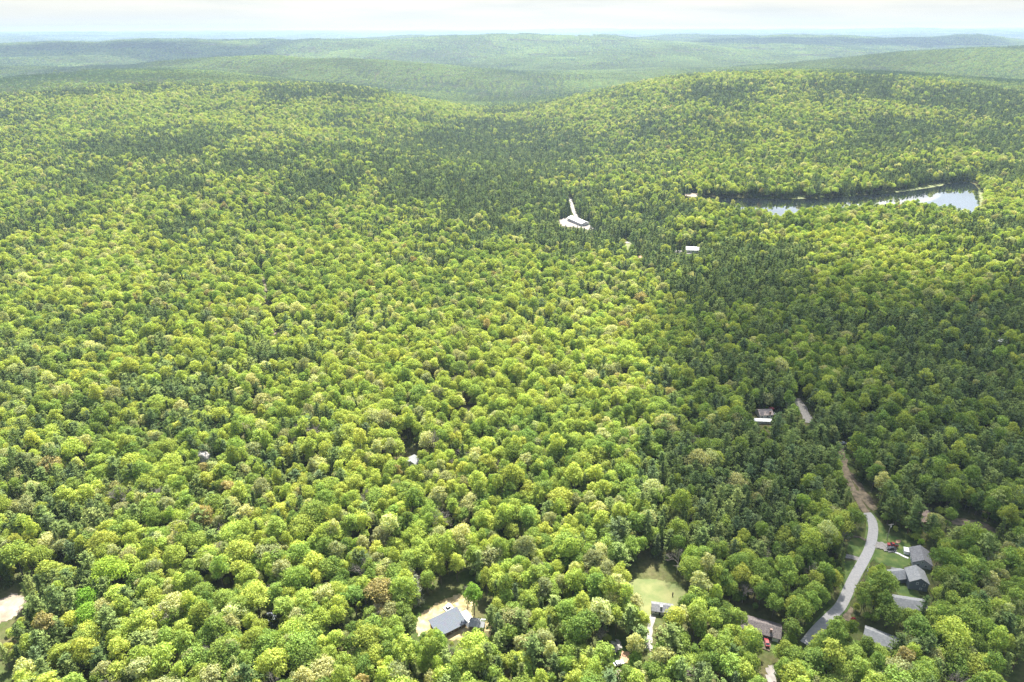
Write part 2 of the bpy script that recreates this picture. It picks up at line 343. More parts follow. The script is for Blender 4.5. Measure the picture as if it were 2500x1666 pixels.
def ribbon(name, px, wid, mat, label, lift=.3, vis=True, vw=1.0, ow=1.0, step=3.0, world=None, edge=0.0):
    P = [Vector(G(u, v)[:2]) for u, v in px] if world is None else [Vector(p) for p in world]
    # catmull-rom
    Q = []
    for i in range(len(P) - 1):
        p0 = P[max(i - 1, 0)]; p1 = P[i]; p2 = P[i + 1]; p3 = P[min(i + 2, len(P) - 1)]; n = max(2, int((p2 - p1).length / step))
        for k in range(n):
            t = k / n; Q.append(.5 * ((2 * p1) + (p2 - p0) * t + (2 * p0 - 5 * p1 + 4 * p2 - p3) * t * t + (3 * p1 - p0 - 3 * p2 + p3) * t ** 3))
    Q.append(P[-1]); V = []; F = []; hw = wid / 2
    cols = 5
    for i, q in enumerate(Q):
        d = (Q[min(i + 1, len(Q) - 1)] - Q[max(i - 1, 0)]).normalized(); nrm = Vector((-d.y, d.x))
        for c in range(cols):
            s = (c / (cols - 1) * 2 - 1); p = q + nrm * (hw * s + (edge * (random.random() - .5) if abs(s) == 1 else 0))
            V.append((p.x, p.y, float(H(p.x, p.y)) + lift + .06 * (1 - s * s)))
    for i in range(len(Q) - 1):
        for c in range(cols - 1): F.append((i * cols + c, i * cols + c + 1, (i + 1) * cols + c + 1, (i + 1) * cols + c))
    o = link(name, mesh_np(name, V, F, [mat], smooth=True)); tag(o, label, None, kind='structure')
    A = [(V[i * cols][0], V[i * cols][1]) for i in range(len(Q))]; B = [(V[i * cols + cols - 1][0], V[i * cols + cols - 1][1]) for i in range(len(Q))]
    poly = np.array(A + B[::-1]); pc_ = (np.array(A) + np.array(B)) / 2; OPEN.append(np.array([*(pc_ + (np.array(A) - pc_) * ow), *(pc_ + (np.array(B) - pc_) * ow)[::-1]]))
    if vis:
        pc_ = (np.array(A) + np.array(B)) / 2; poly = np.array([*(pc_ + (np.array(A) - pc_) * vw), *(pc_ + (np.array(B) - pc_) * vw)[::-1]]); pu, pv = proj(poly[:, 0], poly[:, 1], H(poly[:, 0], poly[:, 1])); VIS.append(np.stack([pu, pv], 1))
    return o

c1 = lambda x, y: (1900 + x / 3.038, 1150 + y / 3.038)
c2 = lambda x, y: (1500 + x / 4.963, 1350 + y / 4.963)
c3 = lambda x, y: (980 + x / 7.84, 1400 + y / 7.84)
c4 = lambda x, y: (1700 + x / 4.48, 900 + y / 4.48)
c5 = lambda x, y: (1320 + x / 4.706, 440 + y / 4.706)
# neighbourhood on the right
sheet('verge_grass', [c1(*p) for p in [(700, 330), (760, 360), (810, 480), (980, 520), (1010, 640), (960, 720), (860, 730), (820, 700), (700, 680), (730, 560), (740, 440)]], MT['lawn'], 'mown grass between the road bend and the grey cape house', lift=.10)
sheet('verge_grass', [c1(*p) for p in [(540, 500), (650, 500), (640, 610), (590, 640), (530, 630), (500, 560)]], MT['lawn'], 'patch of grass on the inner side of the road bend', lift=.10)
sheet('verge_grass', [c1(*p) for p in [(500, 660), (575, 670), (545, 740), (500, 830), (470, 900), (440, 860), (470, 760)]], MT['lawn'], 'strip of grass along the straight part of the road', lift=.10)
sheet('verge_grass', [c1(*p) for p in [(850, 790), (940, 860), (1050, 890), (1060, 950), (1000, 975), (900, 960), (880, 900), (830, 870)]], MT['lawn'], 'back yard grass below the slate blue house', lift=.10)
sheet('verge_grass', [c1(*p) for p in [(480, 1060), (530, 1000), (560, 1040), (540, 1120), (470, 1100)]], MT['dirt'], 'brown roadside bank beside the lower road', lift=.10)
ribbon('road', [c1(*p) for p in [(655, 315), (690, 360), (704, 430), (692, 520), (672, 590), (635, 665), (590, 745), (545, 830), (505, 920), (455, 1015), (370, 1100), (290, 1180), (200, 1290)]], 4.9, MT['asphalt'], 'grey country road curving down through the woods', lift=.42)
ribbon('road_shoulder', [c1(*p) for p in [(655, 315), (690, 360), (704, 430), (692, 520), (672, 590), (635, 665), (590, 745), (545, 830), (505, 920), (455, 1015), (370, 1100), (300, 1170)]], 6.2, MT['lawn'], 'earth shoulder along the country road', lift=.26, edge=1.2)
ribbon('dirt_track', [c4(*p) for p in [(1560, 800), (1590, 900), (1610, 1000), (1660, 1130), (1760, 1260), (1850, 1390), (1950, 1540)]] + [c1(560, 150), c1(610, 250), c1(650, 300)], 3.4, MT['dirt'], 'brown dirt track leading up from the road bend', lift=.2, edge=2, vw=.2)
ribbon('upper_road', [c4(*p) for p in [(1560, 800), (1582, 900), (1595, 1000), (1620, 1130), (1680, 1265), (1745, 1395), (1805, 1500)]] + [c1(657, 318)], 3.8, MT['dirt'], 'shaded upper stretch of road half covered by crowns', lift=.42, vw=.15)
sheet('gravel_drive', [c1(*p) for p in [(718, 530), (780, 535), (820, 560), (880, 570), (870, 610), (800, 605), (760, 580), (715, 575)]], MT['gravel'], 'gravel driveway where the two vehicles stand', lift=.5, cell=.8)
ribbon('footpath', [c1(*p) for p in [(865, 605), (900, 620), (930, 637), (965, 650)]], 1.3, MT['concrete'], 'pale footpath from the driveway to the cape house', lift=.3, step=1.5)
ribbon('side_drive', [c1(*p) for p in [(490, 632), (540, 640), (585, 655), (610, 660)]], 3.2, MT['gravel'], 'short pale side drive joining the road', lift=.3, edge=.6)
ribbon('side_track', [c1(*p) for p in [(540, 490), (600, 495), (650, 520)]], 1.6, MT['dirt'], 'brown track entering the road bend', lift=.3, edge=.6)
sheet('asphalt_drive', [c1(*p) for p in [(830, 725), (870, 715), (900, 735), (870, 770), (860, 795), (845, 770)]], MT['greyroof'], 'dark drive beside the slate blue house', lift=.25, cell=.8)
sheet('yard_soil', [c1(*p) for p in [(1280, 350), (1420, 360), (1540, 380), (1640, 455), (1600, 475), (1520, 440), (1400, 410), (1290, 400)]], MT['dirt'], 'bare brown soil of the yard behind the tan roofed house', lift=.12)
sheet('soil_mound', [c1(*p) for p in [(870, 515), (905, 510), (912, 530), (890, 538), (872, 532)]], MT['mulch'], 'tan mulch patch on the lawn near the red pickup', lift=.22, cell=.6)
# clearing with the small grey roofed cabin
sheet('lawn', [c2(*p) for p in [(210, 395), (330, 385), (480, 385), (640, 420), (770, 470), (780, 560), (720, 610), (600, 630), (470, 700), (420, 800), (380, 780), (400, 640), (300, 520), (190, 470)]], MT['meadow'], 'sunny clearing of long grass around the small grey cabin', lift=.1, sun=12, grow=4)
sheet('gravel_yard', [c2(*p) for p in [(-40, 1070), (60, 1060), (110, 1120), (40, 1200), (-30, 1220)]], MT['gravel'], 'pale gravel patch at the forest edge', lift=.2)
sheet('gravel_yard', [c2(*p) for p in [(310, 1150), (400, 1110), (460, 1100), (450, 1170), (360, 1200)]], MT['gravel'], 'pale gravel turning area behind the young pines', lift=.2)
ribbon('gravel_lane', [c2(*p) for p in [(470, 760), (440, 850), (425, 950), (430, 1050), (420, 1130)]], 2.6, MT['gravel'], 'narrow gravel lane down from the grey cabin', lift=.2, edge=.6)
sheet('soil_patch', [c2(*p) for p in [(100, 1190), (180, 1180), (200, 1290), (150, 1330), (80, 1340), (60, 1290)]], MT['mulch'], 'orange brown bare soil between the pines', lift=.2)
sheet('soil_patch', [c2(*p) for p in [(0, 1420), (80, 1400), (110, 1460), (90, 1560), (0, 1568)]], MT['sand'], 'pale sandy soil at the lower forest gap', lift=.2)
sheet('gravel_yard', [c2(*p) for p in [(1830, 1370), (1930, 1350), (1960, 1420), (1940, 1520), (1960, 1600), (1860, 1600)]], MT['palegravel'], 'pale driveway at the lower edge near the brown ranch house', lift=.2)
sheet('lawn', [c2(*p) for p in [(1860, 1080), (1960, 1060), (2050, 1090), (2010, 1140), (1960, 1230), (1860, 1180)]], MT['lawn'], 'green front lawn of the brown ranch house', lift=.1)
ribbon('gravel_lane', [c2(*p) for p in [(1875, 1010), (1855, 1060), (1845, 1120), (1830, 1180)]], 3.4, MT['dirt'], 'short drive where the red car is parked', lift=.3)
# house with metal roof
sheet('dry_grass', [c3(*p) for p in [(430, 1150), (470, 900), (550, 760), (800, 650), (1000, 560), (1140, 500), (1240, 590), (1290, 680), (1230, 770), (1190, 850), (1290, 900), (1520, 900), (1640, 980), (1600, 1060), (1350, 1060), (1200, 1150), (700, 1160)]], MT['straw'], 'sunlit dry grass yard around the metal roofed house', lift=.1, sun=10, grow=4)
# white building by the far road
sheet('gravel_lot', [c5(*p) for p in [(195, 458), (260, 440), (350, 427), (460, 470), (560, 540), (600, 575), (500, 570), (400, 540), (260, 540)]], MT['lot'], 'pale gravel lot around the long white building', lift=.25, cell=3)
ribbon('road', [c5(*p) for p in [(330, 200), (345, 245), (368, 330), (392, 390), (430, 440), (490, 490), (550, 530), (610, 565), (680, 590), (800, 630), (880, 668), (940, 695), (1010, 730)]], 5.5, MT['palegravel'], 'sun bleached road past the long white building', lift=.6, step=8, edge=1.0, vw=.4)
sheet('meadow', [c5(*p) for p in [(945, 700), (1045, 690), (1050, 740), (1040, 800), (1000, 815), (960, 770)]], MT['meadow'], 'small bright meadow beside the bleached road', lift=.2, cell=3)
sheet('gravel_lot', [c5(*p) for p in [(1480, 798), (1560, 800), (1640, 820), (1700, 835), (1800, 832), (1840, 830), (1700, 850), (1560, 845)]], MT['palegravel'], 'pale yard in front of the white house in the pines', lift=.2, cell=2.5)
sheet('soil_patch', [c5(*p) for p in [(1100, 870), (1160, 865), (1170, 895), (1110, 900)]], MT['mulch'], 'small tan opening in the pines', lift=.2, cell=2.5)
sheet('beach', [c5(*p) for p in [(1590, 180), (1640, 155), (1720, 160), (1755, 135), (1790, 150), (1810, 190), (1770, 200), (1690, 185)]], MT['sand'], 'pale sandy landing at the near end of the lake', lift=.4, cell=3)
sheet('sand_clearing', [(-30, 1470), (10, 1462), (38, 1446), (64, 1464), (60, 1484), (30, 1512), (0, 1523), (-30, 1525)], MT['sand'], 'bright bare sandy clearing at the photo edge', lift=.15, sun=8)
ribbon('woodland_road', [(636, 668), (645, 690), (649, 715), (652, 745), (656, 765), (667, 783), (669, 806), (678, 830), (690, 850)], 2.6, MT['dirt'], 'straight pale woodland road cut through the trees', lift=.3, step=8, vis=False, ow=2.6)
VIS.append(np.array([(643, 712), (652, 712), (654, 726), (646, 726)])); VIS.append(np.array([(662, 775), (674, 775), (672, 812), (664, 812)]))
sheet('sand_clearing', [(1134, 996), (1150, 994), (1152, 1012), (1142, 1018), (1136, 1010)], MT['sand'], 'tiny pale clearing in the middle of the wood', lift=.2)
ribbon('gravel_lane', [c4(*p) for p in [(1090, 330), (1120, 370), (1150, 420), (1175, 470), (1210, 530), (1240, 600)]], 6.5, MT['gravel'], 'gravel lane passing the tan roofed hillside house', lift=.3, edge=1)
sheet('lawn', [c4(*p) for p in [(850, 480), (980, 470), (1000, 495), (860, 515)]], MT['lawn'], 'strip of lawn beside the hillside house', lift=.1)
# marshy shore
for i, (px, lab) in enumerate([([(2050, 441), (2085, 436), (2130, 428), (2180, 420), (2150, 434), (2110, 442), (2070, 446)], 'pale reed bank on the far shore of the lake'),
        ([(1820, 457), (1845, 449), (1850, 459)], 'small pale landing on the far shore'), ([(2247, 436), (2258, 444), (2262, 466), (2250, 484), (2252, 462)], 'green marsh at the bright end of the lake')]):
    sheet('marsh', [(a * k25, b * k25) for a, b in px], MT['meadow'], lab, lift=.55, cell=2.5, vis=(i != 3))
# dark pond seen among the near trees
sheet('pond_water', [(648, 1500), (665, 1498), (682, 1512), (680, 1530), (664, 1540), (646, 1526)], MT['water'], 'small dark pool among the near trees', lift=.25)

# ------------------------------------------------------------------ buildings
LAND = []     # landmark name, photo px, for tree labels
def house(name, label, u, v, az, Lx, W, wh, rh, wall, roof, cat='house', over=.4, wins=(), doors=(), chim=None, loc=None, vis=None, group=None, land=None, trim='white', parent=None, dz=0.0):
    """gable house, ridge along local x. wins: (side, pos, z, w, h) with side in +y -y +x -x"""
    p = G(u, v) if loc is None else np.array(loc)
    if parent is None:
        t = empty(name, (p[0], p[1], float(H(p[0], p[1])) - .1 + dz), R(az), label, cat, group)
        if land: LAND.append((land, u, v))
    else: t = parent
    a, b = Lx / 2, W / 2
    bm = BM(); prism(bm, [(-b, -.6), (b, -.6), (b, wh), (0, wh + rh), (-b, wh)], -a, a)
    bmesh.ops.rotate(bm, verts=bm.verts, cent=(0, 0, 0), matrix=Matrix.Rotation(R(90), 3, 'Z'))
    wl = part('wall', bm, MT[wall], t)
    sl_ = rh / b; th = .22; bm = BM()
    for s in (1, -1):
        e = b + over; z1 = wh - over * sl_
        pts = [(0, wh + rh + .03), (s * e, z1 + .03), (s * e, z1 + .03 + th), (0, wh + rh + .03 + th)]
        prism(bm, pts, -a - over, a + over)
    bmesh.ops.rotate(bm, verts=bm.verts, cent=(0, 0, 0), matrix=Matrix.Rotation(R(90), 3, 'Z'))
    rf = part('roof', bm, MT[roof], t)
    if chim:
        cx, cyy, ch, cm = chim; bm = BM(); zb = wh + rh * (1 - abs(cyy) / b) - .5
        box(bm, (cx, cyy, zb + ch / 2), (.9, .7, ch)); box(bm, (cx, cyy, zb + ch + .06), (1.1, .9, .12)); part('chimney', bm, MT[cm], rf)
    def on(side, pos, z):
        return {'-y': ((pos, -b - .03, z), 0), '+y': ((pos, b + .03, z), 0), '+x': ((a + .03, pos, z), 90), '-x': ((-a - .03, pos, z), 90)}[side]
    for side, pos, z, ww, hh in wins:
        c, rz = on(side, pos, z); bm = BM()
        for dx, dz_, sx, sz in ((0, hh / 2, ww + .2, .12), (0, -hh / 2, ww + .2, .12), (ww / 2, 0, .1, hh), (-ww / 2, 0, .1, hh), (0, 0, ww, .06)):
            o_ = (dx, 0, dz_) if rz == 0 else (0, dx, dz_)
            box(bm, (c[0] + o_[0], c[1] + o_[1], c[2] + o_[2]), (sx, .12, sz), R(rz))
        f = part('window', bm, MT[trim], wl); bm = BM(); box(bm, c, (ww, .05, hh), R(rz)); part('pane', bm, MT['glass'], f)
    for side, pos, ww, hh, m_ in doors:
        c, rz = on(side, pos, hh / 2); bm = BM(); box(bm, c, (ww, .12, hh), R(rz)); d = part('door', bm, MT[m_], wl)
        bm = BM(); k = (ww * .35, 0, 0) if rz == 0 else (0, ww * .35, 0); box(bm, (c[0] + k[0] + (.0 if rz == 0 else .08) * (1 if side == '+x' else -1), c[1] + k[1] + (.08 if rz == 0 else 0) * (1 if side == '+y' else -1), 1.0), (.12, .12, .12)); part('handle', bm, MT['silver'], d)
    if vis is not None: VIS.append(np.array(vis, float))
    ang = R(az); cc, ss = math.cos(ang), math.sin(ang)
    OPEN.append(np.array([(p[0] + x * cc - y * ss, p[1] + x * ss + y * cc) for x, y in ((-a - 2.5, -b - 2.5), (a + 2.5, -b - 2.5), (a + 2.5, b + 2.5), (-a - 2.5, b + 2.5))]))
    return t
q = lambda f, pts: [f(*p) for p in pts]
h = house('cape_house', 'grey roofed cape house with pale gable wall beside the leafy lawn tree', *c1(1048, 668), 70, 11, 8.6, 2.9, 2.6, 'paleside', 'greyroof', wins=[('-x', -1.6, 1.7, 1.1, 1.2), ('-x', 1.8, 1.7, 1.4, 1.1), ('-x', 0.2, 3.9, .9, .9), ('+y', -2, 1.6, 1, 1.2), ('+y', 2, 1.6, 1, 1.2)], doors=[('+y', 0, 1, 2.1, 'white')], vis=q(c1, [(985, 600), (1080, 570), (1125, 600), (1105, 700), (1080, 718), (975, 690)]), land='pale gabled cape house')
bm = BM(); box(bm, (4.5, 5.6, 1.0), (3.2, 2.4, 2.0)); box(bm, (4.5, 5.6, 2.15), (3.6, 2.8, .2)); part('porch', bm, MT['white'], h)
h = house('slate_house', 'tall slate blue house with light grey roof and low garage wing', *c1(1012, 838), 76, 9, 8.4, 5.0, 2.7, 'bluesiding', 'lightroof', wins=[('-x', .9, 4.4, .9, 1.1), ('-x', -2.2, 3.9, 1.0, 1.5), ('-x', -1.2, 1.4, 1.0, .9), ('+y', -2, 4.0, 1, 1.2), ('+y', 2, 4.0, 1, 1.2)], vis=q(c1, [(862, 770), (880, 735), (972, 716), (1020, 720), (1085, 750), (1060, 812), (1055, 868), (940, 850)]), land='slate blue house')
# garage wing as parts of the same house
wl2 = empty('garage_wing', (1.9, 8.2, 0)); wl2.parent = h; wl2.rotation_euler = (0, 0, R(-68))
def wing(par, Lx, W, wh, rh, wall, roof):
    a, b = Lx / 2, W / 2
    bm = BM(); prism(bm, [(-b, -.6), (b, -.6), (b, wh), (0, wh + rh), (-b, wh)], -a, a); bmesh.ops.rotate(bm, verts=bm.verts, cent=(0, 0, 0), matrix=Matrix.Rotation(R(90), 3, 'Z')); part('wing_wall', bm, MT[wall], par)
    bm = BM(); sl_ = rh / b
    for s in (1, -1):
        e = b + .4; z1 = wh - .4 * sl_; prism(bm, [(0, wh + rh + .03), (s * e, z1 + .03), (s * e, z1 + .25), (0, wh + rh + .25)], -a - .3, a + .3)
    bmesh.ops.rotate(bm, verts=bm.verts, cent=(0, 0, 0), matrix=Matrix.Rotation(R(90), 3, 'Z')); part('wing_roof', bm, MT[roof], par)
wing(wl2, 8.0, 6.6, 2.7, 2.0, 'bluesiding', 'lightroof')
h = house('ranch_house', 'long pale ridged roof half hidden by pines below the slate blue house', *c1(958, 1012), -13, 14, 8, 2.7, 2.0, 'paleside', 'lightroof', wins=[('-y', -4, 1.6, 1, 1.1), ('-y', 0, 1.6, 1.4, 1.1), ('-y', 4, 1.6, 1, 1.1)], vis=q(c1, [(872, 985), (885, 955), (1045, 992), (1040, 1003), (960, 1000), (900, 1002)]), land='pale ridged ranch roof')
h = house('shed_roof_house', 'light grey roof showing as a diagonal edge above the lowest trees', *c1(760, 1275), -32, 14, 8, 2.7, 2.0, 'whiteside', 'lightroof', wins=[('-y', -4, 1.6, 1, 1.1), ('-y', 2, 1.6, 1.4, 1.1)], vis=q(c1, [(660, 1205), (720, 1220), (800, 1262), (855, 1290), (840, 1304), (760, 1275), (690, 1240), (655, 1228)]), land='diagonal pale roof')
h = house('tan_roof_house', 'house with tan brown roof peeking out beyond the power pole', *c1(1100, 385), 65, 10, 8, 2.6, 2.2, 'brownside', 'tanroof', wins=[('-x', 0, 1.6, 1.2, 1.1)], vis=q(c1, [(1052, 345), (1090, 328), (1140, 335), (1120, 385), (1100, 412), (1070, 380)]), land='tan roofed house')
h = house('garden_cabin', 'small grey roofed cabin with white trim in the sunny clearing', *c2(575, 705), -10, 9.5, 5.4, 2.3, 1.4, 'whiteside', 'greyroof', wins=[('-y', -3, 1.4, .9, .9), ('-y', 1, 1.4, .9, .9), ('-x', 0, 1.4, .8, .8)], doors=[('-y', -1.2, .9, 2.0, 'dark')], chim=(-.6, -1.0, 1.6, 'white'), vis=q(c2, [(470, 740), (480, 600), (520, 588), (720, 605), (700, 640), (600, 660), (555, 750)]), land='small grey cabin')
h = house('brown_ranch_house', 'long dark brown roofed ranch house with white garage door', *c2(1762, 940), -21, 17, 8.6, 2.6, 2.0, 'darkside', 'brownroof', wins=[('-y', -5.5, 1.5, 1.6, 1.2), ('-y', -1.5, 1.5, 1.2, 1.2), ('+x', 0, 1.5, 1, 1)], doors=[('-y', 6.6, 2.6, 2.2, 'white'), ('-y', 1.2, 1, 2.1, 'brick')], chim=(4.4, -2.6, 2.2, 'brick'), vis=q(c2, [(1590, 750), (1700, 735), (1880, 820), (1968, 870), (1925, 1010), (1880, 1040), (1840, 1000), (1700, 940), (1640, 890), (1570, 860)]), land='brown ranch house')
bm = BM(); box(bm, (-2.6, 5.2, .5), (3.6, 1.8, .12)); box(bm, (-2.6, 6.0, .9), (3.6, .08, .8)); part('rear_porch', bm, MT['red'], h)
h = house('hillside_house', 'tan pink roofed house with white porch on the shaded hillside', *c4(738, 515), 4, 9.5, 8.2, 3.0, 2.1, 'whiteside', 'pinkroof', wins=[('-y', -3.2, 1.6, 1.2, 1.4), ('-y', .8, 1.6, 1.4, 1.4), ('-y', 3.8, 1.6, 1, 1.4)], chim=(2.4, -3.9, 2.8, 'brick'), vis=q(c4, [(570, 480), (660, 470), (670, 418), (808, 420), (860, 480), (862, 520), (800, 545), (830, 560), (828, 608), (790, 604), (560, 575), (565, 535)]), land='tan pink roofed hillside house')
bm = BM(); box(bm, (6.4, -.5, 1.2), (3, 4, .2)); box(bm, (7.8, -.5, 1.7), (.1, 4, 1)); box(bm, (6.4, -2.5, 1.7), (3, .1, 1)); box(bm, (5.2, -2.2, .5), (.2, .2, 1.4)); box(bm, (7.6, -2.2, .5), (.2, .2, 1.4)); part('porch', bm, MT['white'], h)
p = G(*c4(700, 585)); VAN = p
h = house('long_white_shed', 'low long white shed with flat white roof in front of the hillside house', *c4(690, 590), -5, 16, 3.4, 2.1, .5, 'whiteside', 'white', cat='shed', wins=[('-y', -5, 1.2, 1, .8), ('-y', 4, 1.2, 1, .8)], vis=None)
p = G(*c4(822, 478)); t = tag(part('parasol_canopy', BM(), MT['red'], None), None); bpy.data.objects.remove(t)
t = empty('garden_parasol', (p[0] + .5, p[1] + 2, float(H(p[0], p[1] + 2))), 0, 'red parasol beside the porch of the hillside house', 'parasol')
bm = BM(); tube(bm, (0, 0, 0), (0, 0, 2.6), .05, .05); part('pole', bm, MT['silver'], t); bm = BM(); tube(bm, (0, 0, 2.2), (0, 0, 3.0), 2.0, .05, 8); part('canopy', bm, MT['red'], t)
# metal roofed house
pc = G(*c3(895, 1035)); HM = empty('metal_roof_house', (pc[0], pc[1], float(H(pc[0], pc[1])) - .1), R(33), 'single storey house with blue grey ribbed metal roof and white terrace', 'house'); LAND.append(('blue grey metal roof', *c3(895, 1000)))
bm = BM(); prism(bm, [(-4.3, -.6), (4.3, -.6), (4.3, 4.3), (-4.3, 2.9)], -7, 7); bmesh.ops.rotate(bm, verts=bm.verts, cent=(0, 0, 0), matrix=Matrix.Rotation(R(90), 3, 'Z')); wl = part('wall', bm, MT['brownside'], HM)
bm = BM(); prism(bm, [(-5.0, 4.45), (5.0, 2.83), (5.0, 3.03), (-5.0, 4.65)], -7.6, 7.6); bmesh.ops.rotate(bm, verts=bm.verts, cent=(0, 0, 0), matrix=Matrix.Rotation(R(-90), 3, 'Z')); rf = part('roof', bm, MT['bluemetal'], HM)
for k_ in range(25):
    pass
bm = BM()
for k_ in range(26):
    xx = -7.5 + k_ * .6; tube(bm, (xx, -4.95, 3.05), (xx, 4.95, 4.67), .05, .05, 4)
part('roof_ribs', bm, MT['bluemetal'], rf)
bm = BM(); tube(bm, (5.5, -3.2, 3.2), (5.5, -3.2, 4.1), .15, .15, 8); part('vent_pipe', bm, MT['white'], rf)
for xx in (-4, 0, 4):
    bm = BM(); box(bm, (xx, -4.35, 1.5), (1.5, .12, 1.3)); f = part('window', bm, MT['white'], wl); bm = BM(); box(bm, (xx, -4.43, 1.5), (1.25, .06, 1.05)); part('pane', bm, MT['glass'], f)
bm = BM(); box(bm, (9.6, -.6, .45), (4.4, 9.6, .25)); dk = part('terrace', bm, MT['white'], HM)
bm = BM()
for k_ in range(9): box(bm, (11.75, -5.2 + k_ * 1.15, 1.0), (.08, .08, 1.0))
box(bm, (11.75, -.6, 1.5), (.1, 9.4, .08)); box(bm, (11.75, -.6, 1.0), (.06, 9.4, .06)); part('railing', bm, MT['white'], dk)
VIS.append(np.array(q(c3, [(565, 1000), (1050, 750), (1160, 830), (1350, 1020), (1290, 1130), (1200, 1130), (1100, 1100), (1050, 1020), (900, 1010), (800, 1090), (640, 1110)])))
OPEN.append(np.array([G(*c3(*a))[:2] for a in [(500, 1000), (1050, 700), (1400, 1000), (1300, 1300), (800, 1400), (600, 1250)]]))
h = house('garden_shed', 'small grey roofed outbuilding beside the white terrace', *c3(1455, 1010), -8, 6.5, 4.6, 2.2, 1.0, 'brownside', 'lightroof', cat='shed', doors=[('-y', 0, 1.4, 1.9, 'white')], vis=q(c3, [(1290, 935), (1500, 915), (1600, 1010), (1560, 1045), (1350, 1010)]), land='outbuilding by the terrace')
p = G(*c3(897, 668)); z = float(H(p[0], p[1]))
t = empty('wooden_platform', (p[0], p[1], z), R(38), 'low grey boarded platform on the dry grass above the metal roof', 'platform')
bm = BM(); box(bm, (0, 0, .38), (4.4, 3.4, .14)); part('deck_boards', bm, MT['deck'], t); bm = BM(); box(bm, (0, 0, .1), (4.2, 3.2, .42)); part('skirt', bm, MT['dark'], t)
t = empty('hot_tub', (p[0], p[1] + .3, z + .46), R(38), 'square hot tub with pale lid standing on the boarded platform', 'hot tub')
bm = BM(); box(bm, (0, 0, .4), (1.9, 1.9, .8)); bmesh.ops.bevel(bm, geom=[e for e in bm.edges], offset=.12, segments=2, affect='EDGES'); part('tub', bm, MT['dark'], t); bm = BM(); box(bm, (0, 0, .9), (2.05, 2.05, .16)); bmesh.ops.bevel(bm, geom=[e for e in bm.edges], offset=.05, segments=1, affect='EDGES'); part('lid', bm, MT['concrete'], t)
# long white building, white house, others
h = house('long_white_building', 'long white metal roofed building beside the bleached road', *c5(430, 492), -64, 40, 13, 4.2, 2.4, 'whiteside', 'whitemetal', cat='building', over=.6, wins=[('-y', x, 2.2, 2.4, 1.6) for x in (-15, -10, -5, 0, 5, 10)] + [('+x', -3, 2.2, 2, 1.5), ('+x', 3, 2.2, 2, 1.5)], doors=[('-y', 15.5, 3, 3, 'glass')], vis=q(c5, [(345, 450), (350, 422), (400, 430), (495, 482), (500, 515), (440, 522)]), land='long white building')
h = house('white_house', 'bright white house with white roof among dark pines', *c5(1745, 826), -8, 17, 10, 4.0, 2.8, 'whiteside', 'white', wins=[('-y', -5, 2.3, 1.6, 1.6), ('-y', 0, 2.3, 1.6, 1.6), ('-y', 5, 2.3, 1.6, 1.6)], vis=q(c5, [(1650, 800), (1680, 772), (1760, 770), (1825, 790), (1820, 832), (1700, 830)]), land='white house in the pines')
h = house('garage', 'white garage annex standing beside the white house in the pines', *c5(1800, 824), 80, 8, 8, 3.0, 2.0, 'whiteside', 'white', cat='garage', doors=[('-x', 0, 3, 2.4, 'dark')])
h = house('pale_cabin', 'pale roofed cabin peeking from a dark hole in the wood', 1008, 1136, 78, 7, 7, 3.2, 2.4, 'paleside', 'lightroof', wins=[('-x', 0, 2, 1.2, 1.2)], vis=[(1000, 1121), (1008, 1117), (1016, 1121), (1014, 1126), (1002, 1126)], land='pale cabin')
h = house('wood_shed', 'white shed glimpsed among the shaded pines', 2441, 838, -30, 8, 7, 3, 2, 'whiteside', 'white', cat='shed', vis=[(2430, 832), (2446, 828), (2450, 838), (2436, 842)])
for i, (u, v, lab) in enumerate([(1146, 252, 'tiny white farmhouse in the far valley, beside the grey one'), (1158, 256, 'tiny pale grey farmhouse in the far valley')]):
    house('farmhouse', lab, u, v, 20, 15, 10, 5, 3, 'whiteside' if i == 0 else 'paleside', 'white' if i == 0 else 'lightroof', vis=[(u - 5, v - 6), (u + 5, v - 6), (u + 5, v + 1), (u - 5, v + 1)], group='farmhouses in the far valley')
# boulder
p = G(504, 1143); bm = BM(); bmesh.ops.create_icosphere(bm, subdivisions=4, radius=1)
for v_ in bm.verts:
    k_ = 1 + .18 * float(vnoise(v_.co.x * 2 + 5, v_.co.y * 2 + v_.co.z * 3)); v_.co = Vector((v_.co.x * 4.6 * k_, v_.co.y * 4 * k_, v_.co.z * 7.5 * k_))
o = part('boulder', bm, MT['rock'], None, True); o.location = (p[0], p[1], float(H(p[0], p[1])) + 5); tag(o, 'tall grey boulder sticking out of the broadleaf canopy', 'boulder'); VIS.append(np.array([(496, 1128), (504, 1122), (514, 1132), (512, 1142), (500, 1142)]))
